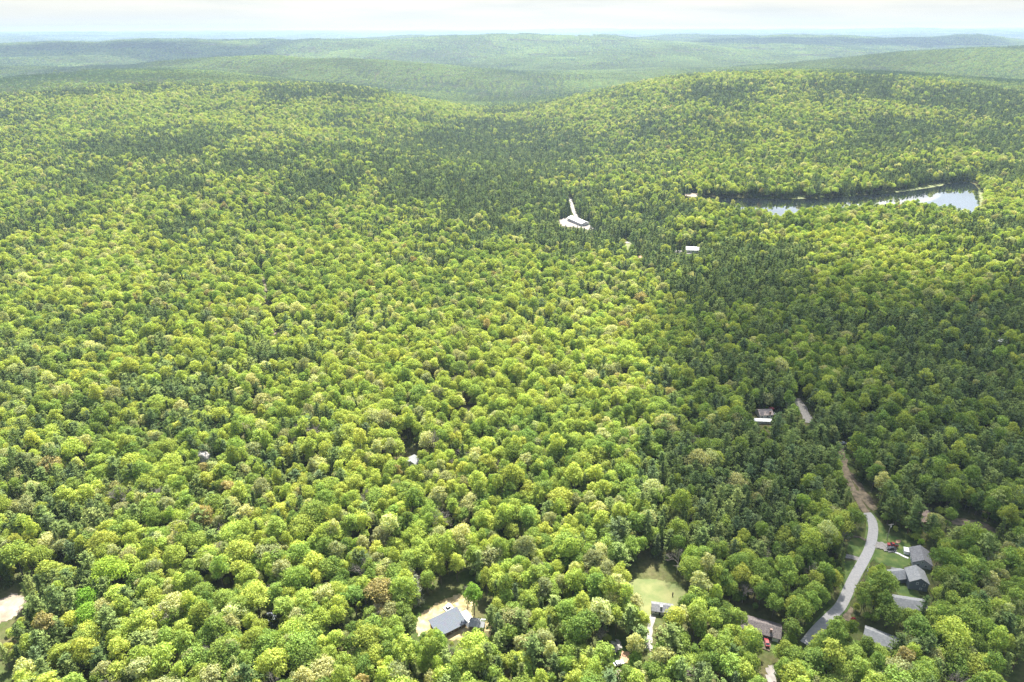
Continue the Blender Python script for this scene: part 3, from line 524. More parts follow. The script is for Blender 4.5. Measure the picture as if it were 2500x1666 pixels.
# ------------------------------------------------------------------ vehicles, poles
def car(name, label, u, v, az, paint, kind='sedan', cat='car', group=None):
    p = G(u, v); OPEN.append(np.array([(p[0] + 3.5 * math.cos(t), p[1] + 3.5 * math.sin(t)) for t in np.linspace(0, 6.28, 9)[:-1]]))
    t = empty(name, (p[0], p[1], float(H(p[0], p[1])) + (.62 if kind != 'wood' else .3)), R(az), label, cat, group)
    Lc, Wc = (5.4, 1.95) if kind == 'pickup' else (4.6, 1.82)
    if kind == 'pickup': prof = [(-2.7, .45), (2.7, .45), (2.72, .95), (2.5, 1.08), (1.3, 1.15), (-2.7, 1.15)]; cab = [(1.25, 1.15), (.7, 1.78), (-.55, 1.8), (-.75, 1.15)]
    else: prof = [(-2.3, .4), (2.3, .4), (2.32, .8), (2.1, .93), (1.1, 1.02), (-1.7, 1.05), (-2.28, .95)]; cab = [(1.05, 1.02), (.35, 1.5), (-1.1, 1.52), (-1.9, 1.05)]
    bm = BM(); prism(bm, prof, -Wc / 2, Wc / 2); bmesh.ops.bevel(bm, geom=[e for e in bm.edges], offset=.06, segments=2, affect='EDGES'); part('body', bm, MT[paint], t)
    bm = BM(); prism(bm, cab, -Wc / 2 + .12, Wc / 2 - .12); gl = part('cabin_windows', bm, MT['glass'], t)
    bm = BM(); xs = [x for x, z in cab]; zt = max(z for x, z in cab); box(bm, ((cab[1][0] + cab[2][0]) / 2, 0, zt + .03), (cab[1][0] - cab[2][0] + .05, Wc - .3, .06)); part('cabin_roof', bm, MT[paint], t)
    if kind == 'pickup':
        bm = BM(); box(bm, (-1.75, 0, 1.17), (1.75, Wc - .25, .05)); part('truck_bed', bm, MT['dark'], t)
    for sx in (-1, 1):
        for sy in (-1, 1):
            bm = BM(); tube(bm, (sx * Lc * .31, sy * (Wc / 2 - .2), .36), (sx * Lc * .31, sy * (Wc / 2 + .02), .36), .36, .36, 14); wh_ = part('wheel', bm, MT['dark'], t)
            bm = BM(); tube(bm, (sx * Lc * .31, sy * (Wc / 2), .36), (sx * Lc * .31, sy * (Wc / 2 + .04), .36), .2, .2, 10); part('rim', bm, MT['silver'], wh_)
    for sy in (-1, 1):
        bm = BM(); box(bm, (Lc / 2 - .02, sy * .65, .78), (.1, .35, .16)); part('headlight', bm, MT['white'], t)
        bm = BM(); box(bm, (-Lc / 2 + .02, sy * .7, .85), (.1, .28, .16)); part('tail_light', bm, MT['red'], t)
    return t
car('pickup_truck', 'red pickup truck parked on the gravel driveway', *c1(846, 562), 172, 'redpaint', 'pickup', 'pickup truck')
car('parked_car', 'black car parked beside the red pickup', *c1(836, 588), 172, 'blackpaint')
car('parked_car', 'dark red car on the short drive of the brown ranch house', *c2(1843, 1110), 82, 'redpaint')
car('parked_car', 'white car at the head of the dirt track', *c4(1597, 836), 172, 'whitepaint')
VIS.append(np.array(q(c4, [(1560, 815), (1635, 812), (1640, 840), (1570, 845)]))); VIS.append(np.array(q(c1, [(805, 545), (885, 545), (885, 600), (805, 600)]))); VIS.append(np.array(q(c2, [(1800, 1040), (1890, 1040), (1885, 1150), (1810, 1150)])))
car('parked_car', 'white car parked among the pines by the sandy forest gap', *c2(50, 1365), 20, 'whitepaint'); VIS.append(np.array(q(c2, [(10, 1310), (110, 1320), (100, 1400), (20, 1400)])))
def pole(label, u, v, hh, az):
    p = G(u, v); t = empty('utility_pole', (p[0], p[1], float(H(p[0], p[1]))), R(az), label, 'utility pole', 'utility poles along the road')
    bm = BM(); tube(bm, (0, 0, -.5), (0, 0, hh), .19, .13, 8); part('pole_shaft', bm, MT['pole'], t)
    bm = BM(); box(bm, (0, 0, hh - .5), (3.0, .14, .16)); cr = part('crossarm', bm, MT['pole'], t)
    for x in (-1.35, -.5, .5, 1.35):
        bm = BM(); tube(bm, (x, 0, hh - .42), (x, 0, hh - .12), .08, .05, 6); part('insulator', bm, MT['white'], cr)
    bm = BM(); tube(bm, (.32, 0, hh - 2.3), (.32, 0, hh - 1.3), .24, .24, 8); part('transformer', bm, MT['concrete'], t)
    bm = BM(); tube(bm, (0, 0, hh - 1.2), (-2.6, -1.4, 0), .03, .03, 4); part('guy_wire', bm, MT['silver'], t)
    VIS.append(np.array([(u - 5, v), (u + 3, v), (u + 6, v - hh * 3.6), (u - 5, v - hh * 3.6)]))
pole('grey utility pole with crossarm standing beyond the red pickup', *c1(805, 510), 10.5, 10)
pole('lower utility pole beside the straight part of the road', *c1(641, 822), 8.5, 60)
p = G(*c2(705, 520)); bm = BM(); tube(bm, (0, 0, 0), (0, 0, 1.7), .28, .28, 10); tube(bm, (0, 0, 1.7), (0, 0, 2.1), .36, .1, 10)
o = part('post', bm, MT['dark'], None); o.location = (p[0], p[1], float(H(p[0], p[1]))); tag(o, 'short black post standing in the sunny clearing', 'post')

# ------------------------------------------------------------------ tree meshes
def quads(P, N_, sx, sy, g):
    n = len(P); N_ = N_ / (np.linalg.norm(N_, axis=1)[:, None] + 1e-9)
    a = g.normal(size=(n, 3)); T = np.cross(N_, a); T /= np.linalg.norm(T, axis=1)[:, None] + 1e-9; B = np.cross(N_, T)
    sx = np.broadcast_to(sx, (n,))[:, None]; sy = np.broadcast_to(sy, (n,))[:, None]
    V = np.stack([P - T * sx, P - B * sy * .8 + N_ * sx * .12, P + T * sx, P + B * sy * .9 - N_ * sx * .1], 1).reshape(-1, 3)
    return V, np.arange(4 * n).reshape(-1, 4)
def crown_mesh(seed, Rr, Ht, base, nl=20, per=85, leaf=.42, name='crown', flat=1.0, openness=0.0, mat='leaf'):
    g = np.random.default_rng(seed); Ps, Ns, lv = [], [], []
    ch = Ht - base; nl = int(nl)
    for i in range(nl):
        f = (i + .5) / nl; z = 1 - 1.25 * f                                  # from top to slightly below the middle
        th = i * 2.39996 + g.uniform(-.4, .4); rr = math.sqrt(max(0, 1 - z * z)) if z > 0 else 1.0
        rr *= g.uniform(.65, 1.18); lr = Rr * g.uniform(.22, .42)
        c = np.array([math.cos(th) * rr * (Rr - lr * .7), math.sin(th) * rr * (Rr - lr * .7), base + ch * (.42 + .42 * z) + g.uniform(-1.1, .9)])
        n = int(per * (lr / (Rr * .38)) ** 2 * (1 - openness)); d = g.normal(size=(n, 3)); d /= np.linalg.norm(d, axis=1)[:, None]
        d[:, 2] = np.where(d[:, 2] < -.35, -d[:, 2], d[:, 2])
        P = c + d * lr * g.uniform(.7, 1.2, (n, 1)) * np.array([1, 1, .8])
        Ps.append(P); Ns.append(d + np.array([0, 0, .25]) + g.normal(size=(n, 3)) * .45)
        b = g.uniform(.88, 1.12); lv.append(b * g.uniform(.68, 1.3, n))
    n = int(per * 3.2); d = g.normal(size=(n, 3)); d /= np.linalg.norm(d, axis=1)[:, None]; rad = g.uniform(.2, .8, (n, 1))
    Ps.append(d * rad * np.array([Rr, Rr, ch * .42]) + np.array([0, 0, base + ch * .5])); Ns.append(g.normal(size=(n, 3))); lv.append(g.uniform(.8, 1.1, n))
    P = np.concatenate(Ps); N_ = np.concatenate(Ns); lv = np.concatenate(lv); s = leaf * g.uniform(.65, 1.35, len(P))
    V, F = quads(P, N_, s, s, g)
    y = g.uniform(-.07, .07, len(lv)); L3 = np.stack([lv * (1 + y), lv, lv * (1 - y)], 1)
    return mesh_np(name, V, F, [MT[mat]], L3)
def limb(V, F, a, b, r1, r2, n=5):
    a = np.array(a, float); b = np.array(b, float); d = b - a; d /= np.linalg.norm(d) + 1e-9
    t = np.cross(d, [0, .3, 1] if abs(d[2]) < .9 else [1, 0, 0]); t /= np.linalg.norm(t); s = np.cross(d, t); k0 = len(V)
    for c, r in ((a, r1), (b, r2)):
        for i in range(n): an = 2 * math.pi * i / n; V.append(c + r * (math.cos(an) * t + math.sin(an) * s))
    for i in range(n): F.append((k0 + i, k0 + (i + 1) % n, k0 + n + (i + 1) % n, k0 + n + i))
def trunk_mesh(seed, Ht, base, Rr, mat, limbs=6):
    g = np.random.default_rng(seed); V, F = [], []; pts = [np.array([0, 0, -1.0])]; n = 4
    for i in range(1, n + 1): pts.append(np.array([g.normal() * .15, g.normal() * .15, (Ht * .8) * i / n]))
    for i in range(n): limb(V, F, pts[i], pts[i + 1], .3 * (1 - i / n * .75), .3 * (1 - (i + 1) / n * .75), 6)
    for i in range(limbs):
        z0 = base * .8 + (Ht * .72 - base * .8) * i / limbs; an = i * 2.4; l = Rr * .75
        limb(V, F, (0, 0, z0), (math.cos(an) * l, math.sin(an) * l, z0 + l * .7), .1, .03, 4)
    return mesh_np('trunk', V, F, [MT[mat]])
def pine_mesh(seed, Ht, Rr, base, whorls=12, spruce=False):
    g = np.random.default_rng(seed); Ps, Ns, S1, S2, lv = [], [], [], [], []
    for i in range(whorls):
        t = i / (whorls - 1); z = base + (Ht - base) * (t + (g.uniform(-.3, .3) / whorls if 0 < i < whorls - 1 else 0))
        Lb = Rr * ((1 - t) ** (.95 if spruce else .45)) * g.uniform(.75, 1.1) + .45; nb = int(g.integers(5, 8)) if not spruce else 8
        a0 = g.uniform(0, 6.28); b = g.uniform(.85, 1.15)
        for k in range(nb):
            if not spruce and g.random() < .22: continue
            an = a0 + 6.283 * k / nb + g.uniform(-.25, .25); l = Lb * g.uniform(.5, 1.25); up = (.22 if not spruce else -.22) + g.uniform(-.1, .1)
            nt_ = max(2, int(l / .62)); f = (np.arange(nt_) + .8) / nt_; rad = f * l
            c = np.stack([np.cos(an) * rad, np.sin(an) * rad, z + rad * up + (f ** 2) * l * (.12 if not spruce else -.05)], 1)
            for j in range(5 if not spruce else 3):
                off = g.normal(size=(nt_, 3)) * np.array([.36, .36, .2]); Ps.append(c + off)
                Ns.append(np.stack([np.cos(an) * .35 + g.normal(size=nt_) * .55, np.sin(an) * .35 + g.normal(size=nt_) * .55, np.full(nt_, .9)], 1))
                s = g.uniform(.28, .6, nt_) * (1.0 if not spruce else .85); S1.append(s); S2.append(s * .6); lv.append(np.full(nt_, b) * g.uniform(.78, 1.22, nt_))
    n = 60; z = g.uniform(base, Ht, n); rr = Rr * .35 * (1 - (z - base) / (Ht - base) * .8)
    an = g.uniform(0, 6.28, n); Ps.append(np.stack([np.cos(an) * rr, np.sin(an) * rr, z], 1)); Ns.append(g.normal(size=(n, 3))); S1.append(np.full(n, .6)); S2.append(np.full(n, .5)); lv.append(np.full(n, .9))
    P = np.concatenate(Ps); V, F = quads(P, np.concatenate(Ns), np.concatenate(S1), np.concatenate(S2), g); lv = np.concatenate(lv)
    return mesh_np('crown', V, F, [MT['needle']], lv)
def bare_mesh(seed, Ht, Rr):
    g = np.random.default_rng(seed); V, F = [], []
    def grow(p, d, l, r, lev):
        q_ = p + d * l; limb(V, F, p, q_, r, r * .62, 4 if lev < 2 else 3)
        if lev >= 5: return
        for k in range(3 if lev < 4 else 2):
            nd = d + g.normal(size=3) * (.42 if lev else .5); nd[2] = max(nd[2], .12); nd /= np.linalg.norm(nd)
            grow(p + d * l * g.uniform(.6, 1.0), nd, l * g.uniform(.62, .85), r * .6, lev + 1)
    for k in range(5):
        d = np.array([g.normal() * .5, g.normal() * .5, 1.0]); d /= np.linalg.norm(d); grow(np.array([0, 0, Ht * .33 + k * .5]), d, Ht * .2, .17, 1)
    return mesh_np('branches', V, F, [MT['bare']])
NB = 9
BL = []
for i in range(NB):
    Rr = [5.2, 4.3, 5.8, 4.7, 3.9, 5.4, 4.9, 6.2, 4.4][i]; Ht = [17, 18, 16.5, 19, 16, 17.5, 15.5, 18, 20][i]; base = [6, 7, 5.5, 7, 6, 6, 5, 6, 9][i]
    BL.append((crown_mesh(100 + i, Rr, Ht, base, nl=[30, 24, 38, 26, 21, 32, 30, 42, 22][i], per=112 - i % 3 * 12, leaf=.32, openness=[0, .15, 0, .1, .3, 0, .2, 0, .25][i]), trunk_mesh(50 + i, Ht, base, Rr, 'bark'), Rr, Ht))
PN = []
for i in range(7):
    Rr = [4.7, 4.1, 5.4, 3.7, 4.5, 2.8, 3.0][i]; Ht = [19, 17, 20, 16.5, 20.5, 16, 18][i]; spru = i >= 5
    PN.append((pine_mesh(200 + i, Ht, Rr, Ht * (.3 if not spru else .12), 12 if not spru else 17, spru), trunk_mesh(70 + i, Ht * 1.1, Ht * .3, .8, 'pinebark', 3), Rr, Ht))
BR = [(bare_mesh(300 + i, 15 + i, 4), trunk_mesh(90 + i, 13, 6, 1.5, 'bare', 3), 4, 15 + i) for i in range(4)]

# ------------------------------------------------------------------ where trees stand
for u_, v_, r_ in ((470, 556, 11), (455, 545, 9), (598, 516, 11), (1115, 948, 10), (995, 1108, 8), (985, 1100, 8), (200, 1408, 8), (175, 1410, 7), (540, 612, 9), (2060, 990, 7), (2120, 1030, 7), (1240, 1350, 6), (1130, 1330, 6), (1440, 740, 8), (380, 640, 7), (1230, 1060, 6), (1780, 1180, 6)):
    p = G(u_, v_); OPEN.append(np.array([(p[0] + r_ * (1 + .3 * math.sin(3 * t)) * math.cos(t), p[1] + r_ * math.sin(t)) for t in np.linspace(0, 6.28, 13)[:-1]]))
PG = ["444444444444444444444444", "344455454444444444444445", "522234443356334455456777", "347876555788765533455546", "666555456678855655555555", "333353224445687766533345",
      "222222212333345567732344", "332222122232222347755688", "554564542222121266555665", "554555532111211145666666", "454554321011111125775566", "555544311001112577644556",
      "454333322121114677643456", "342245422221113334443345", "222544322244234454336656", "444555433344446566434655"]
PG = np.array([[int(c) for c in r] for r in PG], float) / 9
def gridval(Gd, u, v):
    x = np.clip(u / 2500 * 24 - .5, 0, 22.999); y = np.clip(v / 1666 * 16 - .5, 0, 14.999); xi = x.astype(int); yi = y.astype(int); fx = x - xi; fy = y - yi
    return (Gd[yi, xi] * (1 - fx) + Gd[yi, xi + 1] * fx) * (1 - fy) + (Gd[yi + 1, xi] * (1 - fx) + Gd[yi + 1, xi + 1] * fx) * fy
PAL = np.array([  # broadleaf tints: deep green, mid green, fresh yellow-green, bright yellow, pale cream green, rusty, grey-green
    (.188, .275, .068), (.268, .365, .086), (.368, .452, .100), (.425, .484, .108), (.475, .505, .225), (.370, .330, .140), (.330, .355, .165)])
PALN = ['deep green', 'mid green', 'fresh yellow-green', 'bright yellow', 'pale cream-green', 'rusty brown', 'dull grey-green']
PPAL = np.array([(.135, .190, .066), (.200, .262, .082), (.265, .328, .105), (.150, .205, .090)]); PPALN = ['dark', 'mid green', 'light green', 'bluish']

TG = ["454544443334444444445555", "777655444455444444446633", "888733456666643333377445", "763335787557663367677778", "411233343116522344223567"]
TG = np.array([[int(c) for c in r] for r in TG], float) / 9; TV = np.array([110, 150, 185, 215, 245, 300]) * k25
def pinefrac(u, v):
    lo = gridval(PG, u, v); x = np.clip(u / 2500 * 24 - .5, 0, 22.999); xi = x.astype(int); fx = x - xi
    rows = [TG[i][xi] * (1 - fx) + TG[i][xi + 1] * fx for i in range(5)] + [lo]; out = rows[0].copy()
    for i in range(5):
        t = np.clip((v - TV[i]) / (TV[i + 1] - TV[i]), 0, 1); out = np.where(v >= TV[i], rows[i] * (1 - t) + rows[i + 1] * t, out)
    return out
def candidates(ymin, ymax, sp, ang=46):
    ymin_ = ymin * .55
    xs = np.arange(-ymax * 1.05, ymax * 1.05, sp); ys = np.arange(ymin_, ymax, sp * .866)
    X, Y = np.meshgrid(xs, ys, indexing='ij'); X = X + (np.arange(len(ys)) % 2)[None, :] * sp / 2
    X = X + rng.uniform(-.42, .42, X.shape) * sp; Y = Y + rng.uniform(-.42, .42, X.shape) * sp
    d = np.hypot(X, Y); m = (d >= ymin) & (d < ymax) & (np.abs(np.arctan2(X, Y)) < R(ang)); return X[m], Y[m]
def prune(X, Y, hgt, rad, near):
    keep = np.ones(len(X), bool); Z = H(X, Y)
    for P, r_ in ((LAKE, 3.0), (POND, 8.0)):
        m = (X > P[:, 0].min() - 12) & (X < P[:, 0].max() + 12) & (Y > P[:, 1].min() - 12) & (Y < P[:, 1].max() + 12)
        if m.any(): k_ = keep[m]; k_ &= pdist(X[m], Y[m], P) > r_; keep[m] = k_
    for P in OPEN:
        m = keep & (X > P[:, 0].min() - 5) & (X < P[:, 0].max() + 5) & (Y > P[:, 1].min() - 5) & (Y < P[:, 1].max() + 5)
        if m.any(): k_ = keep[m]; k_ &= pdist(X[m], Y[m], P) > 1.2; keep[m] = k_
    for P in VIS:
        for f, rf_ in ((.35, .45), (.6, .95), (.8, .75), (.97, .15)):
            uu, vv = proj(X, Y, Z + hgt * f); rp = rad * rf_ * FPX / np.hypot(np.hypot(X, Y), CAMH) * .8
            m = keep & (uu > P[:, 0].min() - 60) & (uu < P[:, 0].max() + 60) & (vv > P[:, 1].min() - 60) & (vv < P[:, 1].max() + 60)
            if m.any(): k_ = keep[m]; k_ &= pdist(uu[m], vv[m], P) > rp[m] * .4; keep[m] = k_
    return keep, Z
def choose(X, Y, Z):
    u, v = proj(X, Y, Z + 14)
    n1 = fbm(X, Y, 110, 3) * .75; n2 = fbm(X + 500, Y, 30, 2) * .45
    pf = pinefrac(u, v)
    pf = np.clip(pf * 1.0 - .05, 0, 1) * (.72 + .28 * sst(.45, .75, pf)); pf = pf * (1 + .45 * sst(900, 600, v)); isp = rng.random(len(X)) < np.clip(pf + (n1 + n2) * 1.1 * (pf > .06), 0, .97)
    return isp
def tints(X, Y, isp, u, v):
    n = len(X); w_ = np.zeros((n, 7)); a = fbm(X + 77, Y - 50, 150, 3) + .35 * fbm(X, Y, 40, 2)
    right = sst(1500, 1800, u) * sst(600, 800, v) * 1.3; low = sst(1150, 1450, v) * .25  # right: cloud shade painted into tints, more deep and mid greens there
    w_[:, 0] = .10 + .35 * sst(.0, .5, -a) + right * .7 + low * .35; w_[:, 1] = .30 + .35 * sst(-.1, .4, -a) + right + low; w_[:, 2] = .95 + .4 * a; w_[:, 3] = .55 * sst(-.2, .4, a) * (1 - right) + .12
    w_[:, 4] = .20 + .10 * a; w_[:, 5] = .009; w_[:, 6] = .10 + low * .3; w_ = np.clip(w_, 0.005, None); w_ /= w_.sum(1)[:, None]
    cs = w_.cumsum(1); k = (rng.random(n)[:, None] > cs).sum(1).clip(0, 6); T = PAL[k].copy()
    pk = rng.choice(4, n, p=[.32, .36, .2, .12]); T[isp] = PPAL[pk[isp]]
    T *= rng.uniform(.82, 1.2, (n, 1)); T[:, 0] *= rng.uniform(.93, 1.05, n)
    return T.astype(np.float32), np.where(isp, pk, k)

def stuff_cloud(name, X, Y, Z, idx, scl, rotz, T, protos, label, tilt=None):
    """one object: a point for every tree, each showing one of the tree shapes"""
    me = bpy.data.meshes.new(name); n = len(X); me.vertices.add(n); me.vertices.foreach_set('co', np.stack([X, Y, Z], 1).astype(np.float32).ravel())
    a = me.attributes.new('idx', 'INT', 'POINT'); a.data.foreach_set('value', idx.astype(np.int32))
    a = me.attributes.new('scl', 'FLOAT_VECTOR', 'POINT'); a.data.foreach_set('vector', scl.astype(np.float32).ravel())
    rt = np.zeros((n, 3), np.float32); rt[:, 2] = rotz
    if tilt is not None: rt[:, :2] = tilt
    a = me.attributes.new('rot', 'FLOAT_VECTOR', 'POINT'); a.data.foreach_set('vector', rt.ravel())
    a = me.attributes.new('tint', 'FLOAT_COLOR', 'POINT'); a.data.foreach_set('color', np.concatenate([T, np.ones((n, 1), np.float32)], 1).astype(np.float32).ravel())
    o = link(name, me); tag(o, label, None, kind='stuff')
    ng = bpy.data.node_groups.new(name, 'GeometryNodeTree'); ng.interface.new_socket('Geometry', in_out='INPUT', socket_type='NodeSocketGeometry'); ng.interface.new_socket('Geometry', in_out='OUTPUT', socket_type='NodeSocketGeometry')
    N = ng.nodes; K = ng.links.new; gi = N.new('NodeGroupInput'); go = N.new('NodeGroupOutput'); ip = N.new('GeometryNodeInstanceOnPoints'); jn = N.new('GeometryNodeJoinGeometry')
    for ps in protos[::-1]:
        j2 = N.new('GeometryNodeJoinGeometry')
        for ob in ps:
            oi = N.new('GeometryNodeObjectInfo'); oi.inputs['Object'].default_value = ob; oi.transform_space = 'ORIGINAL'; K(oi.outputs['Geometry'], j2.inputs[0])
        gt = N.new('GeometryNodeGeometryToInstance'); K(j2.outputs[0], gt.inputs[0]); K(gt.outputs[0], jn.inputs[0])
    def at(nm, ty):
        k = N.new('GeometryNodeInputNamedAttribute'); k.data_type = ty; k.inputs['Name'].default_value = nm; return k.outputs['Attribute']
    K(gi.outputs[0], ip.inputs['Points']); K(jn.outputs[0], ip.inputs['Instance']); ip.inputs['Pick Instance'].default_value = True
    K(at('idx', 'INT'), ip.inputs['Instance Index']); K(at('scl', 'FLOAT_VECTOR'), ip.inputs['Scale'])
    er = N.new('FunctionNodeEulerToRotation'); K(at('rot', 'FLOAT_VECTOR'), er.inputs[0]); K(er.outputs[0], ip.inputs['Rotation'])
    K(ip.outputs[0], go.inputs[0]); md = o.modifiers.new('grow', 'NODES'); md.node_group = ng; return o

NEARMAX, MIDMAX = 2500.0, 40000.0
X, Y = candidates(150, NEARMAX, 5.5)
hg = np.clip(rng.normal(.91, .16, len(X)), .5, 1.3); d_ = np.hypot(X, Y)
# fewer cells for broadleaf (larger crowns), so drop some at random after choosing
Z = H(X, Y); isp = choose(X, Y, Z); drop = (~isp) & (rng.random(len(X)) < .22)
X, Y, isp, hg = X[~drop], Y[~drop], isp[~drop], hg[~drop]
keep, Z = prune(X, Y, np.where(isp, 19, 17) * hg, np.where(isp, 3.4, 5.0) * hg, True)
X, Y, Z, isp, hg = X[keep], Y[keep], Z[keep], isp[keep], hg[keep]
HAND = [(2305, 1412, 7, 1.0, 'b', (.22, .34, .07)), (2143, 1414, 4, .62, 'b', (.30, .42, .07)), (2244, 1340, 4, .42, 'b', (.24, .38, .06)), (1158, 1500, 3, .98, 'b', (.18, .31, .05)),
        (285, 1455, 7, 1.3, 'b', (.32, .45, .07)), (228, 1505, 5, 1.0, 'b', (.20, .36, .05)), (228, 1546, 7, .95, 'b', (.24, .40, .06)), (125, 1440, 0, .62, 'p', (.2, .27, .13)),
        (1812, 1472, 0, .95, 'x', 0), (1652, 1402, 1, 1.0, 'x', 0), (2415, 1378, 2, .9, 'x', 0), (1198, 1200, 3, .8, 'x', 0), (1475, 1130, 1, .9, 'x', 0), (745, 1440, 0, .9, 'x', 0), (1145, 1470, 2, .7, 'x', 0),
        (1559, 1600, 1, 1.0, 'p', (.22, .30, .11)), (2080, 1528, 4, .32, 'b', (.22, .035, .05)), (1550, 1506, 8, .7, 'b', (.47, .48, .24)), (1690, 1400, 2, 1.0, 'b', (.28, .40, .07)),
        (1020, 1475, 6, 1.0, 'p', (.24, .26, .18)), (480, 1450, 5, .9, 'p', (.16, .22, .13)), (1700, 1110, 2, .9, 'x', 0), (505, 1475, 3, .8, 'x', 0)]
HP = [G(h_[0], h_[1]) for h_ in HAND]; kk = np.ones(len(X), bool)
for h_, p_ in zip(HAND, HP): kk &= np.hypot(X - p_[0], Y - p_[1]) > 5.0 * h_[3]
X, Y, Z, isp, hg = X[kk], Y[kk], Z[kk], isp[kk], hg[kk]; NR = len(X)
X = np.concatenate([X, [p_[0] for p_ in HP]]); Y = np.concatenate([Y, [p_[1] for p_ in HP]]); Z = H(X, Y); isp = np.concatenate([isp, [h_[4] == 'p' for h_ in HAND]]); hg = np.concatenate([hg, [h_[3] for h_ in HAND]])
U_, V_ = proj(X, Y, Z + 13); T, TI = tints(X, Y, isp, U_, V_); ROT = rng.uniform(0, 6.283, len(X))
IDX = np.where(isp, np.where(rng.random(len(X)) < .25 + .35 * sst(600, 1000, np.hypot(X, Y)), rng.integers(5, 7, len(X)), rng.integers(0, 6, len(X))), rng.integers(0, NB, len(X)))
SC = np.stack([hg * rng.uniform(.78, 1.22, len(X)), hg * rng.uniform(.78, 1.22, len(X)), (hg * .6 + .4) * rng.uniform(.88, 1.12, len(X))], 1)
cond = (~isp)
SC[cond, :2] *= .93; spr = isp & (IDX >= 5); T[spr] *= .68; SC[cond, 2] *= rng.uniform(.82, 1.22, cond.sum())
for j, h_ in enumerate(HAND):
    IDX[NR + j] = h_[2]; SC[NR + j] = h_[3]
    if h_[5]: T[NR + j] = h_[5]; TI[NR + j] = 2 if h_[4] == 'b' else 1
TI[NR + 16] = 7; PALN.append('dark red')
dist = np.hypot(X, Y); infr = (U_ > -25) & (U_ < 2525) & (V_ > 0) & (V_ < 1690)
isbare = (~isp) & (rng.random(len(X)) < .035) & (dist < 900) & infr
isbare[NR:] = [h_[4] == 'x' for h_ in HAND]
print('near trees', len(X), 'pines', isp.sum(), 'bare', isbare.sum())

ONES = ['', 'one', 'two', 'three', 'four', 'five', 'six', 'seven', 'eight', 'nine', 'ten', 'eleven', 'twelve', 'thirteen', 'fourteen', 'fifteen', 'sixteen', 'seventeen', 'eighteen', 'nineteen']
TENS = ['', '', 'twenty', 'thirty', 'forty', 'fifty', 'sixty', 'seventy', 'eighty', 'ninety']
def num(n):
    n = int(n)
    if n <= 0: return 'zero'
    if n >= 100: return 'a-hundred'
    return ONES[n] if n < 20 else TENS[n // 10] + ('-' + ONES[n % 10] if n % 10 else '')
used = set(); used_px = []
def tree_label(kind, colour, u, v, tall):
    best = min(LAND, key=lambda l: math.hypot(l[1] - u, l[2] - v)); dd = math.hypot(best[1] - u, best[2] - v)
    head = f"{colour} {kind}"
    if dd < 70:
        dx, dy = u - best[1], v - best[2]
        side = ('right of' if dx > 0 else 'left of') if abs(dx) > abs(dy) else ('below' if dy > 0 else 'behind')
        for o_ in ('nearest tree', 'second tree', 'third tree', 'fourth tree', 'fifth tree'):
            s = f"{head}, {o_} {side} the {best[0]}"
            key = (o_, side, best[0])
            if key not in used and len(s.replace('-', ' ').split()) <= 16: used.add(key); return s
    pu, pv = u / 25, v / 16.66
    for hu, hv in ((0, 0), (0, .5), (.5, 0), (.5, .5), (1, 0), (0, 1), (1, 1), (-1, 0), (0, -1)):
        a, b = int(round(pu + hu)), int(round(pv + hv)); s = f"{head}, {num(a)} percent across and {num(b)} percent down the photo"
        if s not in used: used.add(s); return s
    s += ' edge'; used.add(s); return s
def place(kindname, protos, sel, kword, cat, group, names, colours):
    order = sel[np.argsort(dist[sel])]
    out = []
    order = sorted(order, key=lambda i: min(math.hypot(l[1] - U_[i], l[2] - V_[i]) for l in LAND))
    for i in order:
        k = IDX[i] % len(protos); cm, tm, Rr, Ht = protos[k]
        nm, kw = names(k)
        t = bpy.data.objects.new(nm, None); C.objects.link(t); t.location = (X[i], Y[i], Z[i]); t.rotation_euler = (0, 0, ROT[i]); t.scale = SC[i]
        tag(t, tree_label(kw, colours(i), float(U_[i]), float(V_[i]), SC[i][2]), cat, group)
        c = bpy.data.objects.new(cm.name.split('.')[0], cm); C.objects.link(c); c.parent = t
        c['tint'] = [float(x) for x in T[i]]
        r_ = bpy.data.objects.new('trunk', tm); C.objects.link(r_); r_.parent = t
        out.append((k, c, r_))
    return out
small = np.zeros(len(X), bool)
selB = np.where((~isp) & infr & ~isbare)[0]; selB = selB[np.argsort(dist[selB])][:300]
selP = np.where(isp & infr)[0]; selP = selP[np.argsort(dist[selP])][:300]
selX = np.where(isbare)[0]; selX = selX[np.argsort(dist[selX])][:90]
outB = place('broadleaf_tree', BL, selB, '', 'tree', 'broadleaf trees of the nearest woods', lambda k: ('broadleaf_tree', ['round crowned tree', 'slim crowned tree', 'wide crowned tree', 'tall broadleaf tree', 'airy small tree', 'domed broadleaf tree', 'low leafy tree', 'large spreading tree', 'high loose tree'][k]), lambda i: PALN[TI[i]])
outP = place('pine_tree', PN, selP, '', 'tree', 'conifers of the nearest woods', lambda k: ('pine_tree', ['pine with layered boughs', 'pine', 'broad pine', 'slim pine', 'tall pine'][k]) if k < 5 else ('spruce_tree', 'narrow spruce'), lambda i: PPALN[TI[i]])
outX = place('bare_tree', BR, selX, '', 'tree', 'leafless trees in the woods', lambda k: ('bare_tree', 'leafless tree'), lambda i: 'grey')
rest = np.ones(len(X), bool); rest[selB] = False; rest[selP] = False; rest[selX] = False
def protos_of(out, n):
    d = {}
    for k, c, r_ in out: d.setdefault(k, (c, r_))
    return [d[k] for k in range(n) if k in d], [k for k in range(n) if k in d]
pb, kb = protos_of(outB, NB); pp, kp = protos_of(outP, 7)
XU, YU = candidates(180, 900, 7.5); ku, ZU = prune(XU, YU, np.full(len(XU), 6.), np.full(len(XU), 2.), True); XU, YU, ZU = XU[ku], YU[ku], ZU[ku]
uu, vv = proj(XU, YU, ZU); nu = len(XU); TU, _ = tints(XU, YU, np.zeros(nu, bool), uu, vv); hu = rng.uniform(.26, .5, nu)
